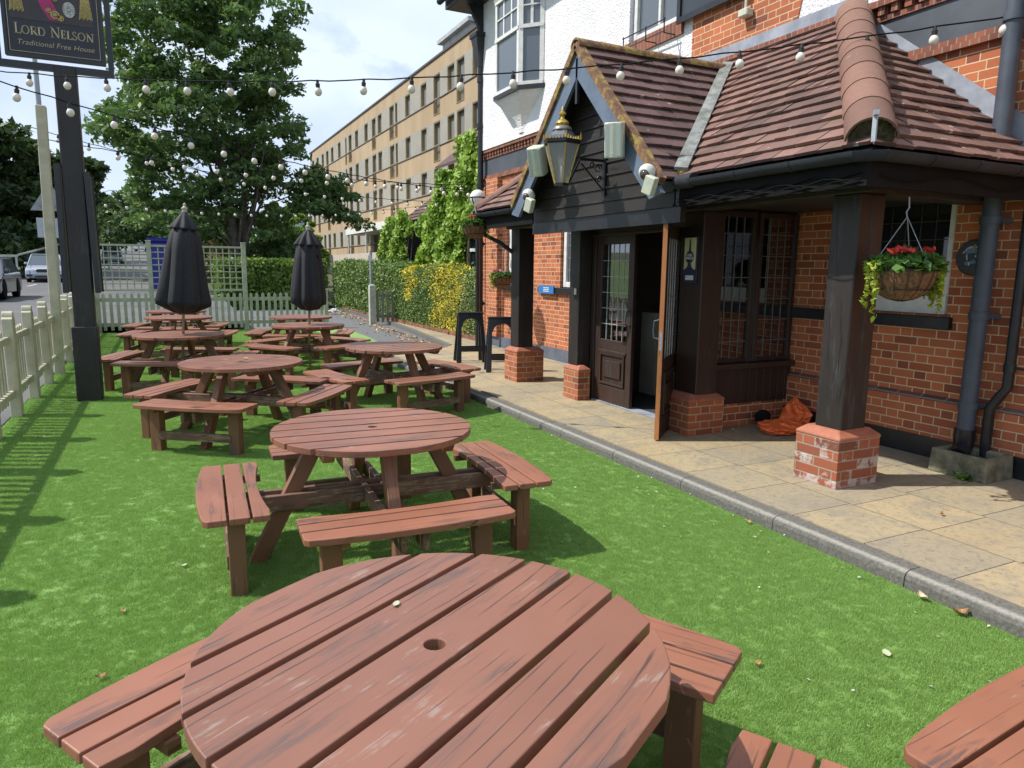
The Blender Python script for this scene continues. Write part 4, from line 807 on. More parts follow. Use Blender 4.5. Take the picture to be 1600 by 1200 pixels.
# lead valley, flashings
b = MB(); vy = [(EX-.02, yR-.03, EZ+.02), (gtop_x, GC, GZ+.03)]
p0 = Vector(vy[0]); p1 = Vector(vy[1]); b.bar(p0+Vector((0, 0, .055)), p1+Vector((0, 0, .055)), .115, .03, up=(-.45, -.5, .74)); part(b, 'lead_valley', simple('stained_lead', (.27, .28, .28), (.12, .13, .11), .7, 9, bs=.5, bd=.01))
b = MB(); b.box(XW-.018, XW-.013, HY0+1.7, 8.0, TZ-.02, TZ+.16); b.poly([(XW-.016, HY0+.1, EZ+.05), (XW-.016, HY0+1.86, TZ+.0), (XW-.016, HY0+1.95, TZ+.16), (XW-.016, HY0+.08, EZ+.32)], (.004, 0, 0)); part(b, 'lead_flashing', LEADM)
b = MB(); b.ball((EX+.03, yR, EZ+.05), .06, 10, .8); b.ball((EX+.12, yR+.07, EZ+.11), .05, 10, .8); part(b, 'moss_clump', LICH)
# gutters
def gutter(b, path, r=.058, joints=True):
    pts = [Vector(p) for p in path]
    for i in range(len(pts)-1):
        p, q = pts[i], pts[i+1]; d = (q-p).normalized(); p = p-d*(.022 if i and joints else 0); q = q+d*(.022 if i < len(pts)-2 and joints else 0); a = d.cross(Vector((0, 0, 1))).normalized(); vs = []; m = 10
        for c in (p, q):
            for rr in (r, r-.008):
                for k in range(m+1): t = math.pi+math.pi*k/m; vs.append(c+a*math.cos(t)*rr+Vector((0, 0, math.sin(t)*rr)))
        K = m+1; fs = []
        for k in range(m): fs += [(k, 2*K+k, 2*K+k+1, k+1), (K+k, K+k+1, 3*K+k+1, 3*K+k), (k, k+1, K+k+1, K+k), (2*K+k, 3*K+k, 3*K+k+1, 2*K+k+1)]
        fs += [(0, K, 3*K, 2*K), (m, 2*K+m, 3*K+m, K+m)]
        b.add(vs, fs)
        L = (q-p).length; n = int(L/.55) if joints else 0
        for k in range(1, n+1): c = p+d*(L*k/(n+1)); gutter(b, [c-d*.014, c+d*.014], r+.005, False)
b = MB(); gutter(b, [(EX-.045, yR-.22, EZ-.03), (EX-.045, HY0+.08, EZ-.03), (EX+.06, HY0-.03, EZ-.03), (XW-.02, HY0-.045, EZ-.03)], .062); b.tube([(EX-.045, yR-.24, EZ-.04), (EX-.045, yR-.02, EZ-.04)], .06, 12); part(b, 'porch_gutter', GUTM, smooth='auto')
b = MB(); gutter(b, [(EX-.045, yLf+.0, EZ-.03), (EX-.045, HY1, EZ-.03)]); b.tube([(EX-.05, HY1-.1, EZ-.07), (EX-.02, HY1-.12, EZ-.25), (4.3, HY1-.35, EZ-.42), (4.5, 9.2, EZ-.55)], .03, 8); part(b, 'porch_gutter', GUTM, smooth='auto')
FASC = simple('matt_black_fascia', (.010, .010, .011), None, .8, 10, spec=.15)
b = MB(); b.box(EX+.0, EX+.03, HY0+.02, yR-.0, EZ-.24, EZ-.02); b.box(EX+.03, XW, HY0+.02, HY0+.05, EZ-.24, EZ-.02); part(b, 'fascia', FASC); b = MB(); b.box(EX, EX+.03, yLf, HY1, EZ-.24, EZ-.02); part(b, 'fascia', FASC)
b = MB(); b.box(EX+.03, XW, HY0+.05, HY1-.05, EZ-.18, EZ-.15); part(b, 'porch_ceiling', BLKH)
# loose cables under the gutter
b = MB()
for s_ in range(4): b.tube([(EX-.012-.006*s_, 3.2+k*.1, EZ-.15-.02*s_-.03*math.sin(k*.8+s_)**2) for k in range(19)], .005, 5)
b.tube([(EX+.1+k*.15, HY0+.0, EZ-.16-.03*math.sin(k*.9)) for k in range(12)], .006, 5); part(b, 'cable_run', RUBBER)
# beams, posts, piers
b = MB(); b.box(4.44, 4.70, 3.42, 9.3, 2.24, 2.45-.155); part(b, 'porch_beam', BLKH, bevel=.008)
b = MB(); b.box(4.70, XW, 3.50, 3.74, 2.24, 2.295); part(b, 'porch_beam', BLKH, bevel=.008)
def pier(x0, x1, y0, y1, h, name='pier', cap=.07, mt=None):
    P_ = MB(); P_.box(x0, x1, y0, y1, .09, h-cap); o = P_.build(name, mt or BRKE, PUB)
    c = MB(); i = .055; c.add([(x0-.006, y0-.006, h-cap), (x1+.006, y0-.006, h-cap), (x1+.006, y1+.006, h-cap), (x0-.006, y1+.006, h-cap), (x0-.006, y0-.006, h-cap+.02), (x1+.006, y0-.006, h-cap+.02), (x1+.006, y1+.006, h-cap+.02), (x0-.006, y1+.006, h-cap+.02), (x0+i, y0+i, h), (x1-i, y0+i, h), (x1-i, y1-i, h), (x0+i, y1-i, h)],
          [(3, 2, 1, 0), (0, 1, 5, 4), (1, 2, 6, 5), (2, 3, 7, 6), (3, 0, 4, 7), (4, 5, 9, 8), (5, 6, 10, 9), (6, 7, 11, 10), (7, 4, 8, 11), (8, 9, 10, 11)]); c.build('cap', CAPB, o, bevel=.005)
    return o
pier(4.385, 4.83, 3.465, 3.86, .52, mt=BRKP); b = MB(); b.box(4.455, 4.59, 3.52, 3.755, .515, 2.24); b.box(4.593, 4.73, 3.525, 3.75, .515, 2.24); part(b, 'porch_post', POSTW, bevel=.008)
pier(4.43, 4.86, 8.88, 9.28, .58); b = MB(); b.box(4.48, 4.72, 8.95, 9.20, .57, 2.24); part(b, 'porch_post', POSTW, bevel=.008)
pier(4.50, 4.94, 5.27, 5.68, .49); b = MB(); b.box(4.60, 4.86, 5.30, 5.62, .485, 2.24); part(b, 'porch_post', BRNW, bevel=.008)
pier(4.49, 4.66, 7.31, 7.66, .52); b = MB(); b.box(4.52, 4.70, 7.40, 7.62, .515, 2.24); part(b, 'porch_post', POSTW, bevel=.008)
# dark splash of bricks, lobby base
b = MB(); b.box(4.9, XW-.04, 5.44, 5.6, .09, .33); part(b, 'lobby_base_wall', BRK)
b = MB()
for k in range(11): x = 4.90+k*.102; b.box(x+.002, x+.10, 5.425, 5.45, .33, .70)
b.box(4.86, XW-.01, 5.36, 5.46, .70, .755); part(b, 'lobby_boarding', BRNW, bevel=.003); b = MB(); b.box(4.86, XW, 5.485, 5.5, 2.0, 2.29); part(b, 'lobby_header', BRNW)
def screenY(name, x0, x1, z0, z1, y, parent=None):
    f = MB(); fr = .05
    f.box(x0, x0+fr, y, y+.06, z0, z1); f.box(x1-fr, x1, y, y+.06, z0, z1); f.box(x0+fr, x1-fr, y+.001, y+.06, z0, z0+fr*.8); f.box(x0+fr, x1-fr, y+.001, y+.06, z1-fr, z1); o = f.build(name, BRNW, PUB, bevel=.004)
    g = MB(); g.box(x0+fr, x1-fr, y+.03, y+.035, z0+.04, z1-.04); g.build('glass', GLASST, o)
    l = MB(); n = 4
    for k in range(1, n): x = x0+fr+(x1-x0-2*fr)*k/n; l.box(x-.004, x+.004, y+.022, y+.028, z0+.04, z1-.05)
    for k in range(1, 7): z = z0+(z1-z0)*k/7; l.box(x0+fr, x1-fr, y+.021, y+.027, z-.004, z+.004)
    l.build('leading', LEADG, o); return o
screenY('lobby_window', 4.88, 5.40, .76, 2.27, 5.425); screenY('lobby_window', 5.44, 5.97, .76, 2.27, 5.425)
# entrance frame
b = MB(); xd = 4.73
b.box(xd-.02, xd+.10, 7.33, 7.42, .09, 2.24); b.box(xd-.01, xd+.10, 7.42, 7.80, .09, 2.24); b.box(xd-.02, xd+.10, 5.62, 5.72, .09, 2.24); b.box(xd-.03, xd+.10, 5.72, 7.33, 2.10, 2.24); b.box(xd-.05, xd-.03, 5.7, 7.4, 2.08, 2.11); part(b, 'door_frame', BRNW, bevel=.004)
b = MB(); b.box(xd-.03, xd+.12, 5.72, 7.33, .092, .10); part(b, 'threshold', LEADM)
def leaf(name, w, mats, edge=None, parent=PUB):
    # door leaf in local space: hinge at origin, width along +X, thickness along Y
    D = MB(); t = .045; H = 2.0; st = .105
    D.box(0, st, 0, t, 0, H); D.box(w-st, w-.004, 0, t, 0, H); D.box(st, w-st, .001, t-.001, 0, .20); D.box(st, w-st, .001, t-.001, .62, .76); D.box(st, w-st, .001, t-.001, H-.12, H)
    D.box(st, w-st, .012, t-.012, .2, .62)
    o = D.build(name, mats, parent, bevel=.004)
    m_ = MB(); 
    for y0, y1 in ((-.012, .012), (t-.012, t+.012)):
        m_.box(st+.02, w-st-.02, y0, y1, .22, .245); m_.box(st+.02, w-st-.02, y0, y1, .575, .60); m_.box(st+.02, st+.045, y0, y1, .246, .574); m_.box(w-st-.045, w-st-.02, y0, y1, .246, .574); m_.box(st-.01, w-st+.01, y0-.004 if y0 < 0 else y0, y1, .60, .635)
        m_.box(st+.10, w-st-.10, y0+.004, y1-.004, .31, .51)
    m_.build('moulding', mats, o, bevel=.003)
    g = MB(); g.box(st, w-st, t/2-.002, t/2+.002, .76, H-.12); g.build('glass', GLASST, o)
    l = MB(); 
    for k in range(1, 5): x = st+(w-2*st)*k/5; l.box(x-.003, x+.003, t/2-.008, t/2+.008, .76, H-.12)
    for k in range(1, 6): z = .76+(H-.88)*k/6; l.box(st, w-st, t/2-.007, t/2+.007, z-.003, z+.003)
    l.build('leading', LEADW, o)
    h = MB(); h.tube([(w-.05, -.005, .95), (w-.05, -.05, .96), (w-.055, -.06, 1.03), (w-.05, -.05, 1.12), (w-.05, -.005, 1.13)], .009, 8); h.lathe([(.02, 0), (.02, .006)], (w-.05, -.003, .95), 10, axis=(0, -1, 0)); h.lathe([(.02, 0), (.02, .006)], (w-.05, -.003, 1.13), 10, axis=(0, -1, 0)); h.build('handle', PIPEM, o)
    return o
D1 = leaf('door', .76, BRNW); D1['label'] = 'closed left door leaf with pale leaded glass'
D1.matrix_parent_inverse = Matrix.Identity(4); D1.matrix_basis = wm(PUB).inverted() @ (Matrix.Translation((xd, 7.33, .10)) @ Matrix.Rotation(R(-90), 4, 'Z'))
D2 = leaf('door', .80, BRNW); D2['label'] = 'right door leaf standing open with an orange wooden edge'
e_ = MB(); e_.box(.7962, .800, .002, .043, .0, 2.0); e_.build('door_edge', DOOREDGE, D2); e_ = MB(); e_.box(.8, .8015, .012, .034, .85, 1.02); e_.build('lock_plate', LEADM, D2)
D2.matrix_parent_inverse = Matrix.Identity(4)
hx, hy = 4.68, 5.77; ang2 = math.atan2(5.23-hy, 4.06-hx)
D2.matrix_basis = wm(PUB).inverted() @ (Matrix.Translation((hx, hy, .10)) @ Matrix.Rotation(ang2, 4, 'Z'))
for D in (D1, D2):
    for c in D.children: c.matrix_parent_inverse = Matrix.Identity(4)
# lobby interior
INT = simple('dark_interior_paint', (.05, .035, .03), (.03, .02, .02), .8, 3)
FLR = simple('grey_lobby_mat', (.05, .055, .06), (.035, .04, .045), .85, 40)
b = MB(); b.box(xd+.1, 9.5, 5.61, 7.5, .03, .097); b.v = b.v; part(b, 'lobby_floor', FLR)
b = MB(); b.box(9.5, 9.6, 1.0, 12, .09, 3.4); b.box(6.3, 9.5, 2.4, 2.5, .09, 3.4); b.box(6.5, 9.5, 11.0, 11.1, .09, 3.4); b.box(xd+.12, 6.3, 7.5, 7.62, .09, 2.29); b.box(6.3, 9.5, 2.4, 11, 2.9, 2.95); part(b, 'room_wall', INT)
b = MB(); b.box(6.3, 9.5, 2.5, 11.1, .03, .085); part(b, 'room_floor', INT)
b = MB(); b.box(7.6, 8.1, 5.2, 9.0, .09, 1.15); part(b, 'bar_counter', BRNW)
b = MB()
for k in range(16):
    y = 5.3+k*.22; h = random.uniform(.16, .28); b.lathe([(.04, 0), (.04, h*.6), (.014, h*.8), (.014, h)], (9.3, y, 1.5), 8, mat=k % 3); b.lathe([(.04, 0), (.04, h*.6), (.014, h*.8), (.014, h)], (9.3, y+.1, 1.95), 8, mat=(k+1) % 3)
b.box(9.1, 9.5, 5.1, 9.0, 1.45, 1.5, mat=3); b.box(9.1, 9.5, 5.1, 9.0, 1.9, 1.95, mat=3); part(b, 'bar_shelf', [simple('pale_bottle', (.5, .52, .48), None, .2, 9), simple('green_bottle', (.03, .09, .04), None, .15, 9), simple('amber_bottle', (.3, .12, .03), None, .15, 9), BRNW])
b = MB(); b.box(5.55, 6.2, 7.2, 7.5, .1, 1.15); part(b, 'inner_joinery', simple('cream_joinery', (.42, .42, .33), (.35, .35, .28), .6, 5))
b = MB(); b.ball((6.9, 6.95, 1.95), .045, 10); part(b, 'pendant_lamp', emit('lamp_glow', (1, .75, .35), 6))
b = MB(); b.ball((6.7, 3.9, 2.1), .05, 10); part(b, 'pendant_lamp', MT['lamp_glow'])
b = MB(); b.box(9.44, 9.5, 3.0, 4.6, 1.3, 2.3); b.box(7.8, 8.2, 3.2, 4.8, .1, .8); part(b, 'room_panelling', MT['cream_joinery'])
# rainwater pipes
b = MB(); b.tube([(5.86, 3.45, .30), (5.88, 3.45, 3.0), (5.88, 3.45, 6.9)], .066, 16)
for z in (.62, 1.35, 2.1, 3.6, 5.0): b.tube([(5.865+z*.003, 3.45, z-.03), (5.865+z*.003, 3.45, z+.03)], .076, 16); b.bar((5.88, 3.42, z), (6.0, 3.36, z), .02, .04)
part(b, 'rainwater_pipe', PIPEM, smooth='auto')
b = MB(); b.tube([(5.86, 3.45, .42), (5.86, 3.45, .34), (5.84, 3.44, .26), (5.74, 3.40, .22)], [.078, .078, .07, .066], 14); b.lathe([(.072, 0), (.072, .02), (.055, .02), (.05, -.03)], (5.735, 3.40, .22), 14, axis=(-.9, -.2, -.25)); part(b, 'pipe_shoe', BLKGLOSS, smooth='auto')
b = MB(); b.tube([(5.92, 3.20, 2.4), (5.92, 3.20, .80), (5.90, 3.24, .72), (5.90, 3.30, .62), (5.90, 3.30, .22)], .038, 12); b.tube([(5.92, 3.2, .93), (5.92, 3.2, .99)], .046, 12); b.bar((5.92, 3.2, .96), (5.9, 3.06, .96), .012, .02); part(b, 'rainwater_pipe', BLKGLOSS, smooth='auto')
b = MB(); b.tube([(6.08, 14.0, 0.1), (6.08, 14.0, 5.75)], .062, 14); b.tube([(6.08, 14.0, 6.3), (5.95, 14.1, 7.05)], .045, 12)
for z in (.95, 2.2, 3.4, 4.6, 5.5): b.tube([(6.08, 14, z-.05), (6.08, 14, z+.05)], .078, 14); b.bar((6.08, 14.0, z), (6.2, 13.9, z), .02, .05)
part(b, 'rainwater_pipe', BLKGLOSS, smooth='auto')
b = MB(); b.poly([(5.90, 13.82, 6.30), (5.90, 14.18, 6.30), (6.1, 14.18, 6.30), (6.1, 13.82, 6.30)], (0, 0, .08)); b.add([(5.92, 13.85, 6.3), (6.1, 13.85, 6.3), (6.1, 14.15, 6.3), (5.92, 14.15, 6.3), (6.02, 13.94, 5.75), (6.14, 13.94, 5.75), (6.14, 14.06, 5.75), (6.02, 14.06, 5.75)], [(0, 1, 5, 4), (1, 2, 6, 5), (2, 3, 7, 6), (3, 0, 4, 7), (7, 6, 5, 4)]); part(b, 'rain_hopper', BLKGLOSS)
# ------------------------------------------------------------ things fixed to the pub
BB = thing('menu_board', 'black framed board hung high on the white wall beside the upper window', 'sign board', (5.96, 7.0, 4.75))
b = MB(); b.box(5.93, 5.985, 6.35, 7.50, 4.74, 5.9); b.build('panel', simple('dark_board', (.035, .045, .055), (.03, .035, .045), .35, 3), BB); b = MB(); b.box(5.905, 5.93, 6.33, 7.52, 4.70, 4.77); b.box(5.905, 5.93, 7.46, 7.52, 4.77, 5.92); b.box(5.905, 5.93, 6.33, 6.39, 4.77, 5.92); b.build('frame', BLKGLOSS, BB)
b = MB(); b.box(5.88, 5.985, 6.28, 6.42, 4.45, 4.53); b.bar((5.93, 6.35, 4.53), (5.93, 6.35, 4.66), .03, .03, up=(0, 1, 0)); tag(b.build('flood_light', CREAMP, bevel=.01), 'small pale floodlight on the orange brick panel below the black board', 'light')
# lantern
LX, LY, LZ = 3.55, 6.19, 2.50
LN = thing('lantern', 'large black and gold hexagonal lantern on a scrolled bracket in front of the gable', 'lantern', (LX, LY, LZ))
LBL = simple('lantern_black', (.02, .02, .022), None, .4, 20, .3)
def hexr(r, z, n=6): return [(LX+r*math.cos(2*math.pi*i/n+.2), LY+r*math.sin(2*math.pi*i/n+.2), z) for i in range(n)]
z0, z1 = LZ+.02, LZ+.47; r0, r1 = .085, .215
b = MB(); b.lathe([(.09, z0-.03), (.09, z0)], (LX, LY, 0), 6, ph=.2); b.lathe([(.225, z1), (.235, z1+.02), (.23, z1+.05)], (LX, LY, 0), 6, ph=.2); b.build('frame', LBL, LN)
A0, A1 = hexr(r0, z0), hexr(r1, z1); b = MB()
for i in range(6): b.bar(A0[i], A1[i], .013, .013)
b.build('glazing_bar', GOLD, LN)
m, nt, p_ = newmat('lantern_glass'); p_.inputs['Base Color'].default_value = (.35, .37, .38, 1); p_.inputs['Roughness'].default_value = .15; tr = N(nt, 'ShaderNodeBsdfTransparent'); ms = N(nt, 'ShaderNodeMixShader'); ms.inputs[0].default_value = .55; nt.links.new(tr.outputs[0], ms.inputs[1]); nt.links.new(p_.outputs[0], ms.inputs[2]); nt.links.new(ms.outputs[0], nt.nodes['Material Output'].inputs[0]); LG = m
b = MB()
for i in range(6): j = (i+1) % 6; b.add([A0[i], A0[j], A1[j], A1[i]], [(0, 1, 2, 3)])
b.build('glass', LG, LN)
b = MB(); b.lathe([(.232, z1+.05), (.17, z1+.10), (.12, z1+.155), (.118, z1+.17)], (LX, LY, 0), 6, ph=.2); b.build('roof', simple('lantern_grey_roof', (.12, .13, .16), (.08, .085, .1), .4, 9, .4), LN)
b = MB(); b.lathe([(.12, z1+.17), (.115, z1+.195), (.09, z1+.215), (.07, z1+.225)], (LX, LY, 0), 16); b.build('collar', simple('bronze_grey', (.26, .24, .18), (.18, .17, .13), .4, 9, .4), LN, smooth='auto')
b = MB(); b.lathe([(.075, z1+.225), (.085, z1+.25), (.07, z1+.275), (.03, z1+.30), (.022, z1+.33), (.045, z1+.35), (.045, z1+.37), (.02, z1+.385), (.015, z1+.42), (.001, z1+.45)], (LX, LY, 0), 14); b.build('finial', GOLD, LN, smooth='auto')
b = MB(); Hh = hexr(.237, z1+.05)
for i in range(6):
    j = (i+1) % 6; p = Vector(Hh[i]); q = Vector(Hh[j])
    for k in range(7): t = k/6; h_ = .018+.035*abs(2*t-1)**1.5; c_ = p.lerp(q, t); b.bar(c_, c_+Vector((0, 0, h_)), .022, .012, up=tuple(q-p))
    b.bar(p, p+Vector((0, 0, .085)), .02, .02, up=(1, 0, 0), w1=.006, h1=.006)
b.build('gilt_cresting', GOLD, LN)
b = MB(); b.ball((LX, LY, z0+.26), .035, 10); b.tube([(LX, LY, z0), (LX, LY, z0+.22)], .012, 6); b.build('lamp_bulb', BULB, LN, smooth=True)
b = MB(); wx = GX+.19; b.bar((wx, LY-.02, 2.42), (wx, LY-.02, 2.82), .03, .05, up=(0, 1, 0)); b.bar((wx, LY-.02, 2.76), (LX+.20, LY-.0, 2.76), .02, .025); b.bar((wx-.0, LY-.02, 2.46), (LX+.22, LY, 2.72), .014, .014)
for c_, r_ in (((wx-.08, 2.68), .05), ((wx-.15, 2.71), .03), ((wx-.06, 2.58), .035)): b.tube([(c_[0]+r_*math.cos(t*.7)*(1-t*.06), LY-.015, c_[1]+r_*math.sin(t*.7)*(1-t*.06)) for t in range(12)], .006, 5)
b.bar((LX+.2, LY, 2.74), (LX+.08, LY, z0), .016, .016); b.build('bracket', LBL, LN)
for c_ in LN.children:
    c_.data.transform(Matrix.Translation((LX, LY, LZ)) @ Matrix.Diagonal((.80, .80, .80, 1)) @ Matrix.Translation((-LX, -LY, -LZ))) if c_.name.split('.')[0] != 'bracket' else None
# speakers
def speaker(lab, c, rz, tilt):
    S_ = thing('loudspeaker', lab, 'loudspeaker', c, group='cream loudspeakers on the porch gable')
    Mx = Matrix.Translation(c) @ Matrix.Rotation(rz, 4, 'Z') @ Matrix.Rotation(tilt, 4, 'Y')
    b = MB(); pts = [(.09, -.075), (.09, .075), (-.02, .088)]+[(-.085+.018*(1-(t/4)**2)*-1, .08*t/4*1.0) for t in (4, 2, 0, -2, -4)]+[(-.02, -.088)]
    b.poly([(x, y, -.15) for x, y in pts], (0, 0, .30)); b.v = [tuple(Mx @ Vector(p)) for p in b.v]; b.build('cabinet', CREAMP, S_, bevel=.008)
    b = MB(); b.poly([(-.088, -.07, -.135), (-.088, .07, -.135), (-.088, .07, .135), (-.088, -.07, .135)], (-.012, 0, 0)); b.poly([(-.104, -.012, -.12), (-.104, .02, -.12), (-.104, .02, -.112), (-.104, -.012, -.112)], (-.002, 0, 0)); b.v = [tuple(Mx @ Vector(p)) for p in b.v]; b.build('grille', simple('speaker_grille', (.46, .52, .48), (.4, .46, .42), .7, 120, bs=.4), S_, bevel=.006)
    b = MB(); b.bar(Mx @ Vector((.09, 0, .0)), Mx @ Vector((.17, .02, .0)), .04, .09); b.build('bracket', BH, S_)
speaker('cream loudspeaker right of the gold lantern, on the gable boarding', (3.70, 5.50, 2.83), R(44), R(-10))
speaker('cream loudspeaker tucked behind the left side of the lantern', (3.70, 6.97, 2.84), R(40), R(-20))
# cctv domes
def cctv(lab, c, s=1):
    S_ = thing('security_camera', lab, 'security camera', c, group='white dome security cameras on the bargeboard')
    a = Vector((-.8, -.35, -.45)).normalized(); c = Vector(c); b = MB(); b.lathe([(.075, -.02), (.078, .01), (.06, .035), (.05, .045)], c, 18, axis=a); b.build('housing', simple('white_plastic', (.6, .6, .56), (.5, .5, .47), .4, 20, bs=.02), S_, smooth='auto')
    b = MB(); b.ball(c+a*.035, .046, 14); b.build('dome', simple('smoked_dome', (.10, .09, .07), None, .12, 20, .5, bs=0), S_, smooth=True)
    b = MB(); b.box(-.035, .035, -.05, .05, -.075, .075); Mb = Matrix.Translation(c+Vector((-.04, -.10*s, -.115))) @ Matrix.Rotation(R(25), 4, 'X') @ Matrix.Rotation(R(20), 4, 'Z'); b.v = [tuple(Mb @ Vector(p)) for p in b.v]; b.build('junction_box', CREAMP, S_, bevel=.006)
    b = MB(); q = c-a*.05; b.bar(q, q+Vector((.06, .05, .0)), .05, .05); b.build('mount', BH, S_)
cctv('white dome camera with junction box at the right foot of the gable', (3.74, 5.06, 2.50))
cctv('white dome camera with junction box at the left foot of the gable', (3.74, 7.25, 2.50))
# lead hip iron
b = MB(); p = Vector((EX-.02, HY0-.02, EZ+.02)); b.bar(p, p+Vector((0, 0, .17)), .03, .012); b.bar(p+Vector((0, 0, .17)), p+Vector((-.03, -.03, .17)), .03, .03); part(b, 'hip_iron', LEADM)
# globe lamps
def globe(name, c, r, lab, post):
    g = thing(name, lab, 'lamp', post[0]); c = Vector(c); b = MB(); b.ball(c, r, 20); b.build('globe', simple('opal_globe', (.78, .78, .76), (.7, .7, .68), .2, 3, bs=0) if 'opal_globe' not in MT else MT['opal_globe'], g, smooth=True)
    b = MB(); b.lathe([(r*1.02, -.012), (r*1.03, .0), (r*1.02, .012)], c, 20); 
    for k in range(4): a = k*math.pi/2+.4; b.tube([c+Vector((r*1.02*math.cos(a)*math.cos(t), r*1.02*math.sin(a)*math.cos(t), -r*1.02*math.sin(t))) for t in (0, .4, .8, 1.2, 1.57)], .012, 5)
    b.build('cage', BLKGLOSS, g)
    b = MB(); b.tube([Vector(p) for p in post[1]], post[2], 10); b.lathe([(.03, -r-.12), (.08, -r-.07), (.06, -r), (.09, -r+.03)], c, 12); b.build('post', BLKGLOSS, g)
globe('globe_lamp', (5.72, 13.3, 3.08), .16, 'white globe lamp on the pub corner beside the ivy', ((5.72, 13.3, 0), [(5.72, 13.3, .1), (5.72, 13.3, 2.8)], .045))
globe('globe_lamp', (9.3, 23.2, 2.62), .17, 'white globe lamp on a black post behind the hedge, by the dark tiled porch', ((9.3, 23.2, 0), [(9.3, 23.2, .1), (9.3, 23.2, 2.4)], .05))
# plaque
PQ = thing('wall_plaque', 'round black plaque painted with a blue cocked hat, beside the grey drainpipe', 'plaque', (5.98, 3.62, 1.67))
b = MB(); b.lathe([(.145, -.005), (.147, .012), (.138, .02), (.132, .016)], (5.998, 3.615, 1.815), 32, axis=(-1, 0, 0)); b.build('rim', simple('plaque_rim', (.05, .05, .045), (.03, .03, .03), .4, 20), PQ, smooth='auto')
b = MB(); b.lathe([(.134, 0), (.134, .012)], (5.99, 3.615, 1.815), 32, axis=(-1, 0, 0)); b.build('disc', simple('plaque_black', (.012, .014, .016), None, .35, 20, bs=0), PQ)
def flat(b, pts, mat, dx=0.):   # pts in (right, up) metres on the plaque
    b.poly([(5.975-dx, 3.61-u_, 1.815+v_) for u_, v_ in pts], (-.002, 0, 0), mat=mat)
b = MB(); flat(b, [(-.095, .035), (-.055, .082), (-.03, .092), (.02, .092), (.06, .075), (.085, .03), (.05, .035), (.0, .045), (-.04, .038)], 1); flat(b, [(-.08, .038), (-.05, .07), (-.02, .078), (.02, .078), (.045, .066), (.068, .034), (.045, .03), (.0, .036), (-.04, .034)], 0, .003)
flat(b, [(-.012, .075), (.0, .105), (.016, .105), (.014, .08), (.006, .055), (-.004, .055)], 2, .006)
flat(b, [(-.06, .03), (-.052, .03), (-.05, .005), (-.045, -.02), (-.052, -.02), (-.062, .005)], 1); flat(b, [(.012, .02), (.032, .02), (.034, .006), (.018, .0), (.008, .006)], 1)
flat(b, [(-.07, -.05), (-.055, -.025), (-.035, -.035), (.01, -.012), (.035, -.045), (.0, -.048), (-.03, -.06), (-.06, -.062)], 0, .001); flat(b, [(-.038, -.04), (-.025, -.035), (-.022, -.06), (-.034, -.068)], 1, .004); flat(b, [(.035, -.05), (.055, -.05), (.055, -.056), (.035, -.056)], 2)
b.build('painted_emblem', [simple('emblem_blue', (.12, .24, .42), (.08, .17, .32), .5, 50, bs=0), simple('emblem_white', (.6, .6, .6), None, .5, 50, bs=0), simple('emblem_gold', (.35, .27, .06), None, .5, 50, bs=0)], PQ)
# CASK MARQUE sign on the corner post, facing the garden
AC = thing('enamel_sign', 'narrow yellow and navy sign reading CASK MARQUE on the dark entrance post', 'sign', (4.595, 5.46, 1.57))
YG = simple('pale_yellow_enamel', (.74, .74, .36), (.70, .70, .32), .4, 30, bs=0); NV = simple('navy_enamel', (.02, .028, .09), (.015, .02, .07), .4, 30, bs=0); WH = simple('white_lettering', (.85, .86, .88), None, .5, 30, bs=0)
ys_, zc = 5.46, 1.79
b = MB(); b.box(4.588, 4.598, 5.365, 5.56, 1.56, 2.01); b.build('panel', NV, AC, bevel=.003)
b = MB(); b.box(4.584, 4.588, 5.385, 5.548, 1.695, 1.998); b.build('yellow_field', YG, AC)
def sil(pts, x=4.580): bb = MB(); bb.poly([(x, ys_+.005-u_, v_) for u_, v_ in pts], (.003, 0, 0)); return bb
sil([(-.016, 1.83), (-.008, 1.97), (-.003, 1.985), (.003, 1.985), (.008, 1.97), (.016, 1.83)]).build('handle_shape', NV, AC)
b = MB(); b.lathe([(.058, 0), (.058, .004)], (4.582, ys_+.005, 1.815), 24, axis=(-1, 0, 0)); b.build('roundel', NV, AC)
sil([(-.078, 1.694), (-.05, 1.705), (-.028, 1.725), (-.02, 1.75), (-.026, 1.757), (.026, 1.757), (.02, 1.75), (.028, 1.725), (.05, 1.705), (.078, 1.694)], 4.579).build('base_shape', NV, AC)
text('lettering', 'CASK', .036, WH, AC, Matrix.Translation((4.576, ys_+.005, 1.832)) @ MYZ, .001, 0, 1, .0008)
text('lettering', 'MARQUE', .031, WH, AC, Matrix.Translation((4.576, ys_+.005, 1.802)) @ MYZ, .001, 0, .9, .0008)
b = MB(); b.box(4.584, 4.588, 5.405, 5.52, 1.595, 1.64); b.build('white_label', WH, AC)
b = MB(); b.box(4.50, 4.518, 7.44, 7.475, 1.38, 1.46); tag(b.build('door_bell', CREAMP, bevel=.003), 'small white bell push on the dark post left of the doors', 'bell push')
BS = thing('wall_sticker', 'small blue and white notice fixed across the black window sill', 'notice', (6.12, 11.2, 1.3))
b = MB(); b.box(6.115, 6.135, 10.86, 11.42, 1.26, 1.40); b.build('panel', simple('bright_blue', (.04, .20, .50), (.03, .15, .42), .5, 20, bs=0), BS); b = MB()
for z in (1.30, 1.33, 1.36): b.box(6.11, 6.115, 11.02, 11.22, z-.006, z+.006)
b.build('white_lines', WH, BS)
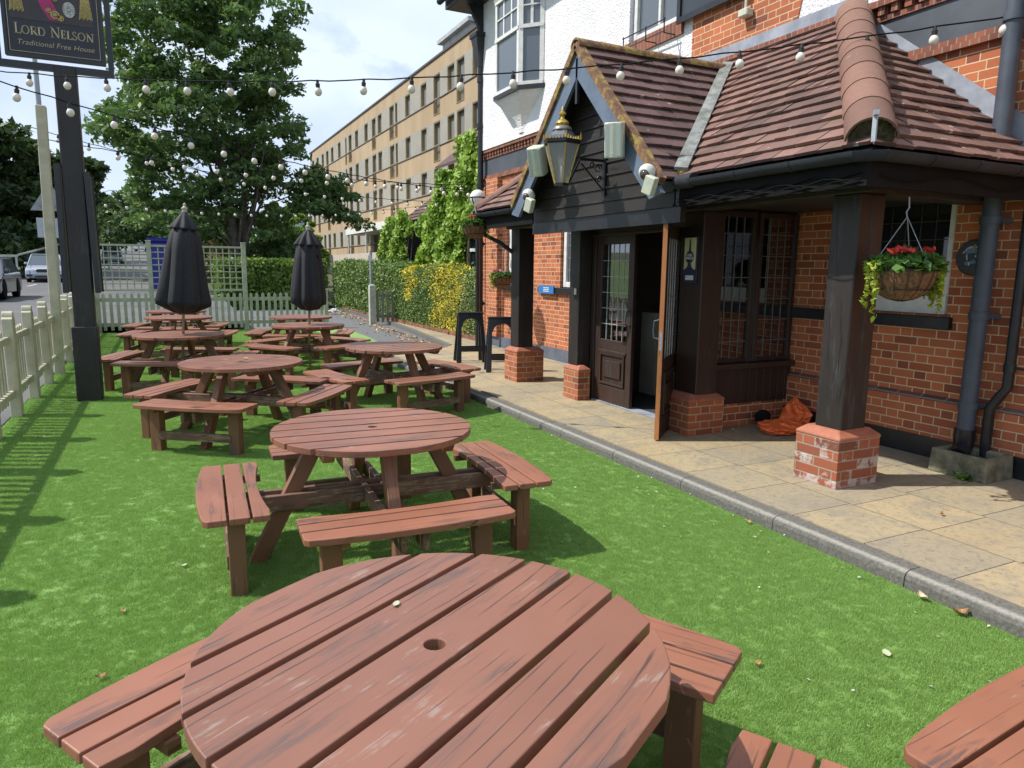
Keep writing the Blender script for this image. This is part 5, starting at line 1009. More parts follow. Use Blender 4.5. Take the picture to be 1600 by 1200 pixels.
# ------------------------------------------------------------ leaves
def leafcloud(name, C, size, mat, parent=None, val=None, up=.0, elong=1.6, seed=0, out=None):
    g = np.random.default_rng(seed); C = np.asarray(C, dtype=np.float32); n = len(C)
    sz = size*g.uniform(.45, 1.5, n)[:, None]; nr = g.normal(size=(n, 3)); nr[:, 2] += up
    if out is not None: nr = nr*.75+np.asarray(out)
    nr /= np.linalg.norm(nr, axis=1)[:, None]; t = g.normal(size=(n, 3)); a = np.cross(nr, t); a /= np.linalg.norm(a, axis=1)[:, None]; b_ = np.cross(nr, a)
    a = a*sz*.5*elong; b_ = b_*sz*.42; fold = nr*sz*.12
    V = np.stack([C-a, C-b_*1.0+fold-a*.1, C+a, C+b_+fold-a*.1], axis=1).reshape(-1, 3)
    me = bpy.data.meshes.new(name); me.vertices.add(4*n); me.vertices.foreach_set('co', V.astype(np.float32).ravel()); me.loops.add(4*n); me.loops.foreach_set('vertex_index', np.arange(4*n, dtype=np.int32))
    me.polygons.add(n); me.polygons.foreach_set('loop_start', np.arange(0, 4*n, 4, dtype=np.int32)); me.polygons.foreach_set('loop_total', np.full(n, 4, dtype=np.int32)); me.update(calc_edges=True); me.validate()
    if val is None: val = g.uniform(0, 1, n)
    at = me.attributes.new('rnd', 'FLOAT', 'POINT'); at.data.foreach_set('value', np.repeat(np.asarray(val, dtype=np.float32), 4))
    me.materials.append(mat); o = bpy.data.objects.new(name, me); COL.objects.link(o)
    if parent is not None: attach(o, parent)
    return o
MAPLE = leafmat('maple_leaf', [(0, (.06, .11, .04)), (.45, (.11, .19, .065)), (.8, (.18, .28, .095)), (1, (.28, .38, .15))], .38)
DARKL = leafmat('woodland_leaf', [(0, (.022, .04, .016)), (.6, (.045, .078, .026)), (1, (.09, .14, .045))], .2)
HEDG = leafmat('hedge_leaf', [(0, (.04, .075, .015)), (.4, (.10, .18, .03)), (.8, (.21, .33, .05)), (1, (.36, .46, .11))], .3)
IVYL = leafmat('ivy_leaf', [(0, (.06, .12, .02)), (.4, (.17, .30, .035)), (.8, (.34, .50, .07)), (1, (.5, .62, .16))], .35)
YELH = leafmat('variegated_leaf', [(0, (.05, .09, .03)), (.35, (.12, .21, .05)), (.55, (.28, .38, .10)), (.70, (.5, .54, .22)), (.80, (.75, .62, .06)), (1, (.85, .66, .02))], .25)
SHRUB = leafmat('shrub_leaf', [(0, (.03, .06, .02)), (.6, (.08, .14, .04)), (.85, (.16, .22, .08)), (.9, (.45, .47, .38)), (1, (.6, .6, .52))], .2)
BARK = simple('grey_brown_bark', (.13, .11, .09), (.06, .05, .04), .95, 7, bs=.8, bd=.03)
def tree(lab, base, cc, rad, ncl, per, lsize, mat, seed, tr=.22, group=None, limbs=9, fl=.55, clr=1.0, droop=None):
    g = np.random.default_rng(seed); rd = random.Random(seed); base = Vector(base); cc = Vector(cc)
    Tn = thing('tree', lab, 'tree', base, group=group)
    cl = []; 
    while len(cl) < ncl:
        v = g.normal(size=3); v /= np.linalg.norm(v); r = g.uniform(.35, 1)**.6; bumpf = 1+.16*math.sin(3.1*v[0]*2+seed)+.14*math.sin(4.3*v[2]*2+seed*2)+.10*math.sin(7*v[1]+seed)
        p = np.array([cc.x+v[0]*rad[0]*r*bumpf, cc.y+v[1]*rad[1]*r*bumpf, cc.z+v[2]*rad[2]*r*bumpf])
        if p[2] < cc.z-rad[2]*.88: continue
        cl.append(p)
    if droop is not None: cl += [np.array(p) for p in droop]
    cl = np.array(cl); n = len(cl); cr_ = g.uniform(.55, 1.15, n)*(sum(rad)/3)*.17*clr; pts = []; vals = []; outs = []
    cv = g.uniform(0, .35, n)
    for i in range(n):
        q = g.normal(size=(per, 3)); q /= np.linalg.norm(q, axis=1)[:, None]; rr = g.uniform(.2, 1, per)[:, None]**.6
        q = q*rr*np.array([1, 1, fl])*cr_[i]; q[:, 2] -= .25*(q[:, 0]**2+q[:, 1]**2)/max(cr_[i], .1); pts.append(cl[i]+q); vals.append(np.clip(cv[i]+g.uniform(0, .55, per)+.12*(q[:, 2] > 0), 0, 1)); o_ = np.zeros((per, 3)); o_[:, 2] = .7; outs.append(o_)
    leafcloud('crown', np.concatenate(pts), lsize, mat, Tn, np.concatenate(vals), seed=seed, out=np.concatenate(outs))
    b = MB(); top = Vector((cc.x, cc.y, cc.z+rad[2]*.45)); fork = base.lerp(Vector((cc.x, cc.y, cc.z)), .28)
    b.tube([base-Vector((0, 0, .3)), base.lerp(fork, .5)+Vector((.05, 0, 0)), fork, fork.lerp(top, .5)+Vector((rd.uniform(-.3, .3), 0, 0)), top], [tr*1.25, tr, tr*.85, tr*.45, tr*.1], 10)
    for k in range(limbs):
        t = cl[rd.randrange(n)]; s = base.lerp(fork, rd.uniform(.45, 1)) if k < limbs*.6 else fork.lerp(top, rd.uniform(0, .6)); t = Vector(t); mid = s.lerp(t, .45)+Vector((rd.uniform(-.3, .3), rd.uniform(-.3, .3), rd.uniform(.0, .8)))
        b.tube([s, s.lerp(mid, .5)+Vector((0, 0, .1)), mid, mid.lerp(t, .6), t], [tr*.5, tr*.42, tr*.3, tr*.18, tr*.05], 7)
        for j in range(2):
            u_ = Vector(cl[rd.randrange(n)]); 
            if (u_-mid).length < max(rad)*.8: b.tube([mid, mid.lerp(u_, .5)+Vector((0, 0, .2)), u_], [tr*.22, tr*.14, tr*.03], 5)
    b.build('trunk', BARK, Tn, smooth=True); return Tn
dr = [(7.0+1.5*u_, 35.6+random.uniform(-.5, .5), 5.3+1.1*v_) for u_, v_ in [(math.cos(q*2.4)*(q/22)**.5, math.sin(q*2.4)*(q/22)**.5) for q in range(20)]]+[(6.6+.32*k+random.uniform(-.2, .2), 35.6+random.uniform(-.5, .5), 5.9-.05*k*k*.5+random.uniform(-.25, .25)) for k in range(7)]+[(6.4+.36*k, 35.4+random.uniform(-.4, .4), 4.6-.10*k+random.uniform(-.2, .2)) for k in range(8)]
tree('large broad maple with a dense dark green crown behind the parasols', (3.6, 36.8, .3), (2.3, 38.4, 9.4), (4.9, 4.9, 7.2), 470, 120, .165, MAPLE, 11, .20, limbs=14, fl=.45, clr=.84, droop=dr)
for i, (x, y, z, rx, rz, lab) in enumerate([
  (-11.2, 60, 1.0, 4.6, 5.6, 'tall dark woodland tree at the left edge of the photo'),
  (-7.9, 66, 1.3, 3.4, 4.6, 'dark woodland tree immediately left of the cream timber post'),
  (-15.5, 58, 1.0, 4.5, 5.0, 'dark woodland tree mostly outside the left edge'),
  (-8.6, 84, 2.0, 4.0, 4.6, 'dark woodland tree behind the cream timber post, furthest back')]):
    tree(lab, (x, y, z), (x, y, z+4.5+rz*.25), (rx, 3.6, rz), 150, 85, .36, DARKL, 20+i, .3, group='dark trees across the road', limbs=6, clr=1.25)
for i, (x, y, z, c, r_, mat_, ls, lab) in enumerate([
  (-4.4, 108, 3.4, 3.6, (2.6, 2.6, 3.0), DARKL, .45, 'small distant tree right of the sign post by the traffic lights'),
  (11.0, 66, 1.6, 2.4, (2.2, 2.2, 2.0), HEDG, .26, 'bright green tree standing far beyond the hedge, left of the flats'),
  (8.3, 70, 1.8, 2.2, (2.2, 2.0, 1.9), MAPLE, .26, 'mid green tree behind the maple trunk, far beyond the hedge'),
  (14.5, 92, 2.6, 4.0, (3.5, 3.0, 3.4), HEDG, .4, 'pale green roadside tree at the far corner of the flats')]):
    tree(lab, (x, y, z), (x, y, z+c), r_, 60, 80, ls, mat_, 40+i, .12, limbs=4, clr=1.35)
def bush(lab, c, rad, n, ls, mat_, seed, name='bush', group=None):
    g = np.random.default_rng(seed); Tn = thing(name, lab, 'bush', (c[0], c[1], c[2]-rad[2]), group=group); v = g.normal(size=(n, 3)); v /= np.linalg.norm(v, axis=1)[:, None]; v[:, 2] = np.abs(v[:, 2])*1.3-.3
    bf = 1+.18*np.sin(5*v[:, 0]+seed)+.15*np.sin(7*v[:, 1]+3*v[:, 2]); r = (g.uniform(.45, 1.0, n)**.5*bf)[:, None]; P_ = np.array(c)+v*r*np.array(rad)
    cell = np.floor(P_*1.7).astype(int); h = np.abs(np.sin(cell @ np.array([12.9, 78.2, 37.7]))*43758.5) % 1
    leafcloud('foliage', P_, ls, mat_, Tn, np.clip(h*.4+g.uniform(0, .6, n), 0, 1), seed=seed, out=v*.7)
    b = MB(); rd = random.Random(seed)
    for k in range(7): b.tube([(c[0], c[1], c[2]-rad[2]*.9), (c[0]+rd.uniform(-.4, .4)*rad[0], c[1]+rd.uniform(-.3, .3), c[2]), (c[0]+rd.uniform(-.7, .7)*rad[0], c[1]+rd.uniform(-.5, .5)*rad[1], c[2]+rad[2]*.5)], [.06, .04, .015], 6)
    b.build('stem', BARK, Tn); return Tn
bush('tall shrub with pale flowers behind the trellis, right of the traffic lights', (-.6, 54, 3.8), (3.0, 2.2, 2.4), 9000, .22, SHRUB, 61)
bush('dark rounded shrub under the maple behind the wider parasol', (2.6, 52, 3.2), (2.8, 2.2, 2.1), 6000, .24, MAPLE, 62)
bush('rounded dark green shrub right of the maple trunk above the hedge', (5.6, 40, 1.7), (2.2, 1.6, 1.6), 6000, .16, MAPLE, 63)
bush('clipped green shrub behind the slimmer parasol above the hedge', (7.6, 45, 2.2), (1.8, 1.6, 1.5), 5000, .16, HEDG, 64)
bush('low orange-brown shrub between the trellis and the hedge', (2.1, 34, 1.3), (1.3, 1.0, 1.2), 3500, .12, leafmat('rust_leaf', [(0, (.06, .06, .02)), (.6, (.14, .12, .04)), (1, (.26, .16, .05))], .2), 65)
bush('dark dense thicket low at the foot of the woodland trees', (-12, 56, 2.3), (5.5, 2.5, 2.6), 8000, .34, DARKL, 66)
bush('dark leafy thicket behind the silver car', (-6.2, 76, 4.2), (2.8, 2.2, 2.8), 5000, .34, DARKL, 67)
bush('dark tangled thicket behind the guard rail, near the pale trunk', (-9.2, 62, 3.2), (3.2, 2.0, 3.0), 6000, .32, DARKL, 68)
def hedge(lab, x0, x1, y0, y1, z0, zt, n, ls, mat_, seed, valf=None, cut=None):
    g = np.random.default_rng(seed); H_ = thing('hedge', lab, 'hedge', ((x0+x1)/2, (y0+y1)/2, z0))
    P_ = []; O_ = []
    L = {'xm': (y1-y0)*1.7, 'ym': (x1-x0)*1.7, 'top': (x1-x0)*(y1-y0)}; tot = sum(L.values())
    for k, a in L.items():
        m_ = int(n*a/tot); u = g.uniform(0, 1, m_); v = g.uniform(0, 1, m_); d = g.uniform(-.14, .10, m_)*(1+.5*np.sin(u*40)*np.sin(v*9))
        yy = y0+(y1-y0)*u; xx = x0+(x1-x0)*u; 
        if k == 'xm': zz = zt(yy)*1.0; p = np.stack([x0-d, yy, z0+(zz-z0)*v], 1); o = (-1, 0, .3)
        elif k == 'ym': p = np.stack([xx, y0-d, z0+(zt(np.full(m_, y0))-z0)*v], 1); o = (0, -1, .3)
        else: yv = y0+(y1-y0)*v; p = np.stack([xx, yv, zt(yv)+d], 1); o = (0, 0, 1)
        P_.append(p); O_.append(np.tile(np.array(o, float)*.9, (m_, 1)))
    P_ = np.concatenate(P_); O_ = np.concatenate(O_); P_ += g.normal(size=P_.shape)*.03
    cell = np.floor(P_*3.1).astype(int); h = np.abs(np.sin(cell @ np.array([12.9, 78.2, 37.7]))*43758.5) % 1
    val = valf(P_, g) if valf else np.clip(h*.35+g.uniform(0, .65, len(P_)), 0, 1)
    leafcloud('foliage', P_, ls, mat_, H_, val, seed=seed, out=O_)
    b = MB(); ysn = np.linspace(y0+.12, y1-.12, 12); vs = []
    for y in ysn: zz = float(zt(np.array([y]))[0])-.1; vs += [(x0+.12, y, z0), (x0+.12, y, zz), (x1-.12, y, zz), (x1-.12, y, z0)]
    b.add(vs, [(4*i+j, 4*i+(j+1) % 4, 4*i+4+(j+1) % 4, 4*i+4+j) for i in range(11) for j in range(3)]+[(0, 1, 2, 3), (47, 46, 45, 44)]); b.build('inner_twigs', simple('inner_twigs%d' % seed, (.03, .035, .015), (.015, .018, .008), 1, 14, bs=.9, bd=.05), H_); return H_
hedge('dense clipped green hedge running across the view behind the trellis and slimmer parasol', 1.9, 6.0, 29.5, 31.0, -.02, lambda y: 1.86+0*y, 16000, .085, HEDG, 71)
def flow(P_, g):
    y, z, x = P_[:, 1], P_[:, 2], P_[:, 0]; base = np.clip(g.uniform(0, .62, len(P_)), 0, 1)
    nz = np.sin(y*2.3+1)*.5+np.sin(y*5.1+z*2.2)*.35+np.sin(z*6+y*9)*.3
    m1 = ((y > 15.1) & (y < 17.6) & (nz > -.4)) | ((y > 17) & (y < 19.8) & (z > 1.15) & (nz > .0)) | ((y > 19.2) & (y < 19.9) & (z > .75))
    m2 = (y > 14) & (y < 15.6) & (np.sin(y*7)+np.sin(z*5+y*3) > .2)
    base = np.where(m1 & (g.uniform(0, 1, len(P_)) < .62-.15*np.sin(z*9+y*4)), g.uniform(.74, 1, len(P_)), base); base = np.where(m2 & (g.uniform(0, 1, len(P_)) < .6), g.uniform(.55, .74, len(P_)), base); return base
hedge('flowering hedge with bright yellow patches beside the path and pub corner', 6.28, 7.0, 14.25, 29.4, .02, lambda y: 1.58+.018*(np.asarray(y)-14.3)+.05*np.sin(np.asarray(y)*1.9)+.03*np.sin(np.asarray(y)*5.3), 62000, .052, YELH, 72, flow)
b = MB()
for k in range(58): b.box(6.16+.005*(k % 2), 6.27, 14.3+k*.23, 14.52+k*.23, .05, .17)
o = b.build('edging_bricks', BRKS); o['kind'] = 'structure'; o.name = 'brick_edging'
# ivy wing
WG = thing('ivy_wing', 'ivy-covered side wing of the pub with one white framed window', 'building', (7.3, 16.5, 0))
b = MB(); wallX(7.25, 14.3, 18.9, 0, 4.4, .3, [(15.7, 17.4, 1.35, 2.6)], b); b.box(7.25, 10.5, 18.9, 19.1, 0, 4.4); b.build('wall', BRK, WG)
b = MB(); b.poly([(7.0, 14.3, 4.4), (7.0, 19.3, 4.4), (9.5, 19.3, 6.4), (9.5, 14.3, 6.4)], (0, 0, .08)); b.build('roof', TILEG, WG)
f = MB(); f.box(7.16, 7.24, 15.7, 15.79, 1.35, 2.6); f.box(7.16, 7.24, 17.31, 17.4, 1.35, 2.6); f.box(7.16, 7.24, 16.52, 16.60, 1.35, 2.6); f.box(7.165, 7.24, 15.7, 17.4, 1.35, 1.43); f.box(7.165, 7.24, 15.7, 17.4, 2.52, 2.6); f.box(7.163, 7.24, 15.7, 17.4, 2.12, 2.20); wf = f.build('window', WHITEW, WG)
g_ = MB(); g_.box(7.21, 7.22, 15.75, 17.35, 1.4, 2.55); g_.build('pane', GLASS, wf)
def ivy(lab, pts, ls, seed):
    g = np.random.default_rng(seed); I = thing('ivy', lab, 'climbing plant', (7.1, 17, 0)); pts = np.array(pts); h = np.abs(np.sin(np.floor(pts*2.6).astype(int) @ np.array([12.9, 78.2, 37.7]))*43758.5) % 1
    leafcloud('foliage', pts, ls, IVYL, I, np.clip(h*.4+g.uniform(0, .6, len(pts)), 0, 1), seed=seed, out=np.tile(np.array([-.9, -.2, .5]), (len(pts), 1)), elong=1.15)
    b = MB(); rd = random.Random(seed)
    for k in range(8): y = pts[:, 1].min()+.2+k*(pts[:, 1].max()-pts[:, 1].min()-.4)/8; xm = float(pts[:, 0].mean()); b.tube([(xm+.1, y+.4, .1), (xm+.1, y, 1.0), (xm+.1, y+.3, 2.0), (xm+.1, y+.1, 2.8)], [.03, .025, .02, .008], 5)
    b.build('stem', BARK, I)
g = np.random.default_rng(5); P_ = []
while len(P_) < 17000:
    y = g.uniform(14.4, 21.2); z = g.uniform(.9, 5.1); top = 4.75-.03*(y-16)**2*1.2+.28*math.sin(y*2.7)+.12*math.sin(y*7) if y < 17.5 else 4.75-.47*(y-17.2)+.22*math.sin(y*3.1)
    if z > top or (15.62 < y < 17.25 and 1.25 < z < 2.62) or (y > 20.6-.35*abs(z-2.2)+.2*math.sin(z*5)): continue
    dep = .42*(.35+abs(math.sin(y*2.1+z*1.7))*.5+.3*abs(math.sin(z*3.3+y))); P_.append((7.2-dep*g.uniform(.3, 1), y, z))
ivy('large bright green ivy smothering the side wing beside the pub drainpipe', P_, .13, 81)
# dark tiled porch beyond
PG = thing('tiled_outbuilding', 'low outbuilding with steep plum tiled roof and dark open front behind the ivy', 'outbuilding', (9.5, 23, 0))
b = MB(); hx0 = 8.3; ez = 3.4; rz_ = 6.4; tl_ = math.hypot(3.2, rz_-ez)
tiles(b, (hx0, 0, ez), (0, 1, 0), (3.2, 0, rz_-ez), [(19.4, 0), (26.8, 0), (23.6, tl_), (19.4, tl_)], gauge=.2, wd=.28, seed=9); b.build('roof', TILEG, PG)
b = MB(); b.add([(hx0, 19.4, ez-.03), (hx0, 26.8, ez-.03), (11.5, 23.6, rz_-.03), (11.5, 19.4, rz_-.03), (11.5, 26.8, ez-.03)], [(0, 1, 2, 3), (1, 4, 2)]); b.box(hx0, hx0+.06, 19.4, 26.8, ez-.22, ez-.02); b.build('roof_deck', BLKGLOSS, PG)
b = MB(); b.box(10.8, 11.0, 19.4, 26.8, 0, 3.3); b.box(8.4, 10.9, 26.5, 26.7, 0, 3.3); b.build('wall', INT, PG)
for y in (21.6, 24.0, 26.6): b = MB(); b.box(8.4, 8.5, y-.05, y+.05, 0, 3.3); b.build('post', BLKW, PG)
g = np.random.default_rng(15); P_ = []
while len(P_) < 7000:
    y = g.uniform(24.4, 28.6); z = g.uniform(.8, 3.9); top = 3.75-.28*abs(y-26.0)+.15*math.sin(y*4)
    if z > top or y < 25.5-.2*math.sin(z*4)-(z > 2.8)*.9: continue
    P_.append((8.15-.35*g.uniform(0, 1)*abs(math.sin(y*2+z*2)), y, z))
ivy('smaller dark green ivy on the left corner of the tiled outbuilding', P_, .13, 82)
# ------------------------------------------------------------ block of flats
FB = thing('apartment_block', 'long four-storey block of flats with orange spandrel bands and bronze windows', 'building', (18, 62, 1))
FX, Y0, Y1 = 16.5, 30, 89; GREY = stucco('grey_brick_band', (.36, .34, .29)); 
m, nt, p_ = newmat('ochre_spandrel'); co = coord(nt, (1, 1, .25)); col = ramp(nt, noise(nt, co, .8, 4), [(.35, (.36, .26, .155)), (.65, (.43, .32, .20))]); nt.links.new(col, p_.inputs['Base Color']); p_.inputs['Roughness'].default_value = .85; OCH = m
heads = [13.98, 11.07, 8.16, 5.25]; sills = [12.45, 9.54, 6.63, 3.72]
ops = []; wins = [(38.6, 'W'), (41.0, 'F'), (42.6, 'W'), (45.1, 'F'), (47.7, 'W'), (51.2, 'W'), (54.0, 'N'), (55.2, 'F'), (58.6, 'W'), (60.4, 'F'), (62.9, 'W'), (66.3, 'W'), (68.8, 'F'), (70.5, 'N'), (73.4, 'W'), (76.7, 'W'), (79.2, 'F'), (81.6, 'W'), (84.5, 'F'), (87.2, 'W'), (32.5, 'F'), (35.6, 'W')]
for r_ in range(4):
    for y, k in wins:
        wd = {'W': .58, 'F': .60, 'N': .28}[k]; zb = sills[r_] if k == 'W' else sills[r_]-.95; ops.append((y-wd, y+wd, zb, heads[r_], k))
b1 = MB(); b2 = MB()
edges = [(14.05, 14.95, 1)]
for r_ in range(4): edges += [(sills[r_], heads[r_]+.07, 0), (heads[r_+1]+.07 if r_ < 3 else 2.5, sills[r_], 1)]
for za, zb, k in edges:
    if k == 0: wallX(FX, Y0, Y1, za, zb, .3, [o[:4] for o in ops], b1)
    else: wallX(FX, Y0, Y1, za, zb, .3, [o[:4] for o in ops], b2)
b1.box(FX+.3, FX+12, Y0, Y1, 0, 14.9); b1.box(FX, FX+.3, Y0, Y1, -.1, 2.5); b1.build('wall', GREY, FB); b2.build('spandrel_band', OCH, FB)
b = MB(); b.box(FX-.08, FX+12, Y0-.1, Y1+.1, 14.95, 15.08); b.build('parapet_coping', simple('coping_brown', (.09, .07, .055), None, .6, 5), FB)
b = MB()
for z in sills: b.box(FX-.05, FX, Y0, Y1, z-.05, z)
b.build('string_line', MT['coping_brown'], FB)
BRZ = simple('bronze_frame', (.34, .25, .11), (.28, .20, .09), .5, 4, 0, bs=0)
cnt = 0; rest = MB(); restg = MB(); ops.sort(key=lambda o: o[0])
WG2 = glass('flat_window_glass', (.22, .24, .26)); 
for y0, y1, za, zb, k in ops:
    f = MB() if cnt < 96 else rest; gl = MB() if cnt < 96 else restg
    f.box(FX+.02, FX+.28, y0, y0+.05, za, zb); f.box(FX+.02, FX+.28, y1-.05, y1, za, zb); f.box(FX+.021, FX+.28, y0, y1, zb-.06, zb); f.box(FX-.03, FX+.28, y0, y1, za, za+.05)
    if k != 'N': f.box(FX+.20, FX+.26, (y0+y1)/2-.03, (y0+y1)/2+.03, za, zb)
    if k != 'W':
        for j in range(7): yy = y0+.05+(y1-y0-.1)*j/6; f.box(FX-.035, FX-.02, yy-.009, yy+.009, za, za+1.0)
        f.box(FX-.04, FX-.015, y0, y1, za+.98, za+1.03)
    gl.box(FX+.22, FX+.23, y0, y1, za, zb)
    if cnt < 96: w_ = f.build('window', BRZ, FB); gl.build('pane', WG2, w_)
    cnt += 1
if rest.v: w_ = rest.build('window_group', BRZ, FB); w_['kind'] = 'stuff'; q_ = restg.build('pane_group', WG2, w_)
b = MB(); b.box(14.4, 16.5, 49.5, 62.5, 4.45, 5.0); b.box(14.5, 14.62, 50, 50.12, 1, 4.45); b.box(14.5, 14.62, 56, 56.12, 1, 4.45); b.box(14.5, 14.62, 62, 62.12, 1, 4.45); b.build('entrance_canopy', simple('white_canopy', (.72, .71, .68), (.62, .61, .58), .6, 3), FB)
b = MB(); b.box(13.4, 13.6, 46, 70, .6, 2.75); b.build('forecourt_wall', simple('pale_pink_render', (.52, .45, .38), (.45, .39, .33), .8, 2), FB)
b = MB(); b.box(18.2, 22, 43.5, 48.5, 14.9, 16.9); b.box(17.9, 22.3, 43.2, 48.8, 16.9, 17.15); b.build('plant_room', simple('grey_plant_room', (.45, .46, .47), (.3, .31, .32), .6, 2), FB)
DH = thing('distant_building', 'pale distant building glimpsed between the maple and the flats', 'building', (17, 118, 3))
b = MB(); b.box(14, 24, 115, 125, 2, 9.2); b.build('wall', simple('pale_blue_render', (.45, .5, .56), None, .8, 1), DH); b = MB(); b.box(13.8, 24.2, 114.8, 125.2, 9.2, 9.6); b.build('roof', MT['coping_brown'], DH)
for k in range(5): b = MB(); b.box(13.95, 13.99, 116+k*1.8, 117+k*1.8, 5.5, 7); b.build('window', GLASS2, DH)
# ------------------------------------------------------------ cars
PLATE = simple('number_plate', (.65, .65, .6), None, .4, 30, bs=0); HEADL = simple('headlamp_glass', (.6, .63, .66), (.4, .43, .46), .15, 20, .2, bs=0); REDL = simple('tail_lamp', (.35, .02, .02), None, .3, 20, bs=0)
def car(lab, loc, rz, L, W_, H_, paint, kind='hatch', name='parked_car', ride=.19, cat='car', plate='WN17 KXO'):
    C_ = thing(name, lab, cat, loc, rz, local=True); h2 = H_; hw = W_/2; L2 = L/2; belt = H_*.60; wb = L*.30; wr = .33 if H_ < 1.6 else .36
    # body: stations along the length; each ring is a rounded section
    if kind == 'van': st = [(-L2, .92, .55), (-L2+.1, 1, 1), (L2-1.5, 1, 1), (L2-.75, .99, .62), (L2-.15, .95, .50), (L2, .85, .40)]
    b = MB(); prof_b = [(-L2, .42), (-L2-.0, .62), (-L2+.04, belt*.98), (-L2+.25, belt+.04), (0, belt), (L2-1.15, belt-.02), (L2-.35, belt-.16), (L2-.06, belt-.30), (L2, .48), (L2-.03, ride+.05), (L2-.2, ride), (-L2+.2, ride), (-L2+.03, ride+.08)]
    def arch(cx):
        return [(cx+(wr+.07)*math.cos(a), .30+(wr+.07)*math.sin(a)) for a in [math.pi*k/8 for k in range(9)]]
    low = [(L2-.2, ride)]+[p for p in arch(wb) if p[1] > ride]+[(wb-wr-.07, ride), (-wb+wr+.07, ride)]+[p for p in arch(-wb) if p[1] > ride]+[(-wb-wr-.07, ride), (-L2+.2, ride)]
    out = prof_b[:10]+low+[prof_b[12]]
    for s in (-1, 1):   # side skins and centre
        b.poly([(x, s*hw*.72, z) for x, z in out], (0, s*hw*.26, 0), .5)
    b.poly([(x, -hw*.72, z) for x, z in prof_b], (0, hw*1.44, 0), .5)
    body = b.build('body', paint, C_, bevel=.05, seg=3)
    rt = H_-.05; r0, r1 = (-L2+.55, L2-1.95) if kind != 'van' else (-L2+.05, L2-1.5); w0, w1 = (-L2+.16, L2-1.1) if kind != 'van' else (-L2+.0, L2-.75)
    tw, bw_ = hw*.74, hw*.93; vs = [(w0, -bw_, belt-.03), (w1, -bw_, belt-.03), (w1, bw_, belt-.03), (w0, bw_, belt-.03), (r0, -tw, rt), (r1, -tw, rt), (r1, tw, rt), (r0, tw, rt)]
    b = MB(); b.add(vs, [(0, 1, 5, 4), (1, 2, 6, 5), (2, 3, 7, 6), (3, 0, 4, 7), (4, 5, 6, 7)]); b.build('windows', GLASS2, C_, bevel=.02)
    b = MB(); b.box(r0-.03, r1+.05, -tw-.01, tw+.01, rt-.012, rt+.035); 
    for s in (-1, 1):
        for p, q in (((w0, s*bw_, belt-.02), (r0, s*tw, rt)), ((w1, s*bw_, belt-.02), (r1, s*tw, rt)), ((.1, s*(bw_+.004), belt-.02), (.05, s*(tw+.004), rt))): b.bar(p, q, .06, .05)
    b.build('roof', paint, C_, bevel=.015)
    for sx in (-1, 1):
        for s in (-1, 1):
            b = MB(); b.lathe([(wr*.62, -.1), (wr, -.10), (wr, .09), (wr*.9, .105), (wr*.64, .11)], n=24, axis=(0, 1, 0)); t_ = b.build('wheel', RUBBER, C_, smooth='auto'); t_.location = (sx*wb, s*(hw-.11), wr-.02)
            b = MB(); b.lathe([(wr*.62, .06*s), (wr*.55, .085*s), (wr*.2, .10*s), (.001, .105*s)], n=10, axis=(0, 1, 0))
            b.build('rim', simple('alloy_rim', (.35, .36, .38), None, .35, 9, .7, bs=0) if 'alloy_rim' not in MT else MT['alloy_rim'], t_)
    for s in (-1, 1):
        b = MB(); b.poly([(L2-.05, s*hw*.45, belt-.33), (L2-.22, s*hw*.93, belt-.30), (L2-.30, s*hw*.95, belt-.19), (L2-.10, s*hw*.50, belt-.24)], (.06, 0, 0)); b.build('headlight', HEADL, C_)
        b = MB(); b.box(-L2-.02, -L2+.10, s*hw*.62 if s > 0 else -hw*.96, hw*.96 if s > 0 else -hw*.62, belt-.24, belt-.08); b.build('tail_light', REDL, C_)
        b = MB(); b.box(w1-.28, w1-.12, s*(hw+.03)-.07, s*(hw+.03)+.07, belt+.03, belt+.16); b.build('wing_mirror', paint, C_, bevel=.03)
    b = MB(); b.poly([(L2+.0, -.36, .58), (L2+.0, .36, .58), (L2+.0, .40, .70), (L2+.0, .30, .76), (L2+.0, -.30, .76), (L2+.0, -.40, .70)], (.02, 0, 0)); gr = b.build('grille', BLKGLOSS, C_)
    b = MB(); 
    for k in range(4): b.box(L2+.02, L2+.028, -.34, .34, .61+k*.035, .618+k*.035)
    b.build('grille_bar', LEADM, gr)
    b = MB(); b.box(L2+.0, L2+.03, -hw*.92, -hw*.62, .34, .44); b.box(L2+.0, L2+.03, hw*.62, hw*.92, .34, .44); b.box(L2+.0, L2+.02, -hw*.5, hw*.5, .30, .38); b.build('lower_intake', BLKGLOSS, C_)
    b = MB(); b.box(L2+.02, L2+.035, -.26, .26, .46, .56); b.build('number_plate', PLATE, C_)
    b = MB(); b.box(-L2-.03, -L2+.0, -.26, .26, .62, .73); b.build('number_plate', PLATE, C_)
    return C_
def paintm(name, c): m = simple(name, c, tuple(x*.9 for x in c), .28, 2, .3, bs=0); m.node_tree.nodes['Principled BSDF'].inputs['Coat Weight'].default_value = .7; return m
SILV = paintm('silver_car_paint', (.45, .5, .58)); GRYP = paintm('dark_grey_car_paint', (.05, .055, .07)); WHP = paintm('white_car_paint', (.65, .67, .7)); BLP = paintm('pale_blue_car_paint', (.2, .3, .42))
car('silver sport utility car coming towards the garden, left of the timber post', (-6.35, 51.3, prof(49)+.03), R(-87), 4.6, 1.88, 1.66, SILV, 'suv', 'car', .22)
car('dark grey car cut off by the left edge of the photo', (-5.85, 31.1, .47), R(-90), 4.3, 1.78, 1.46, GRYP, 'hatch', 'car')
car('small pale blue car seen through the left trellis panel', (-4.2, 77, prof(77)+.02), R(90), 4.0, 1.7, 1.5, BLP, 'hatch', 'car')
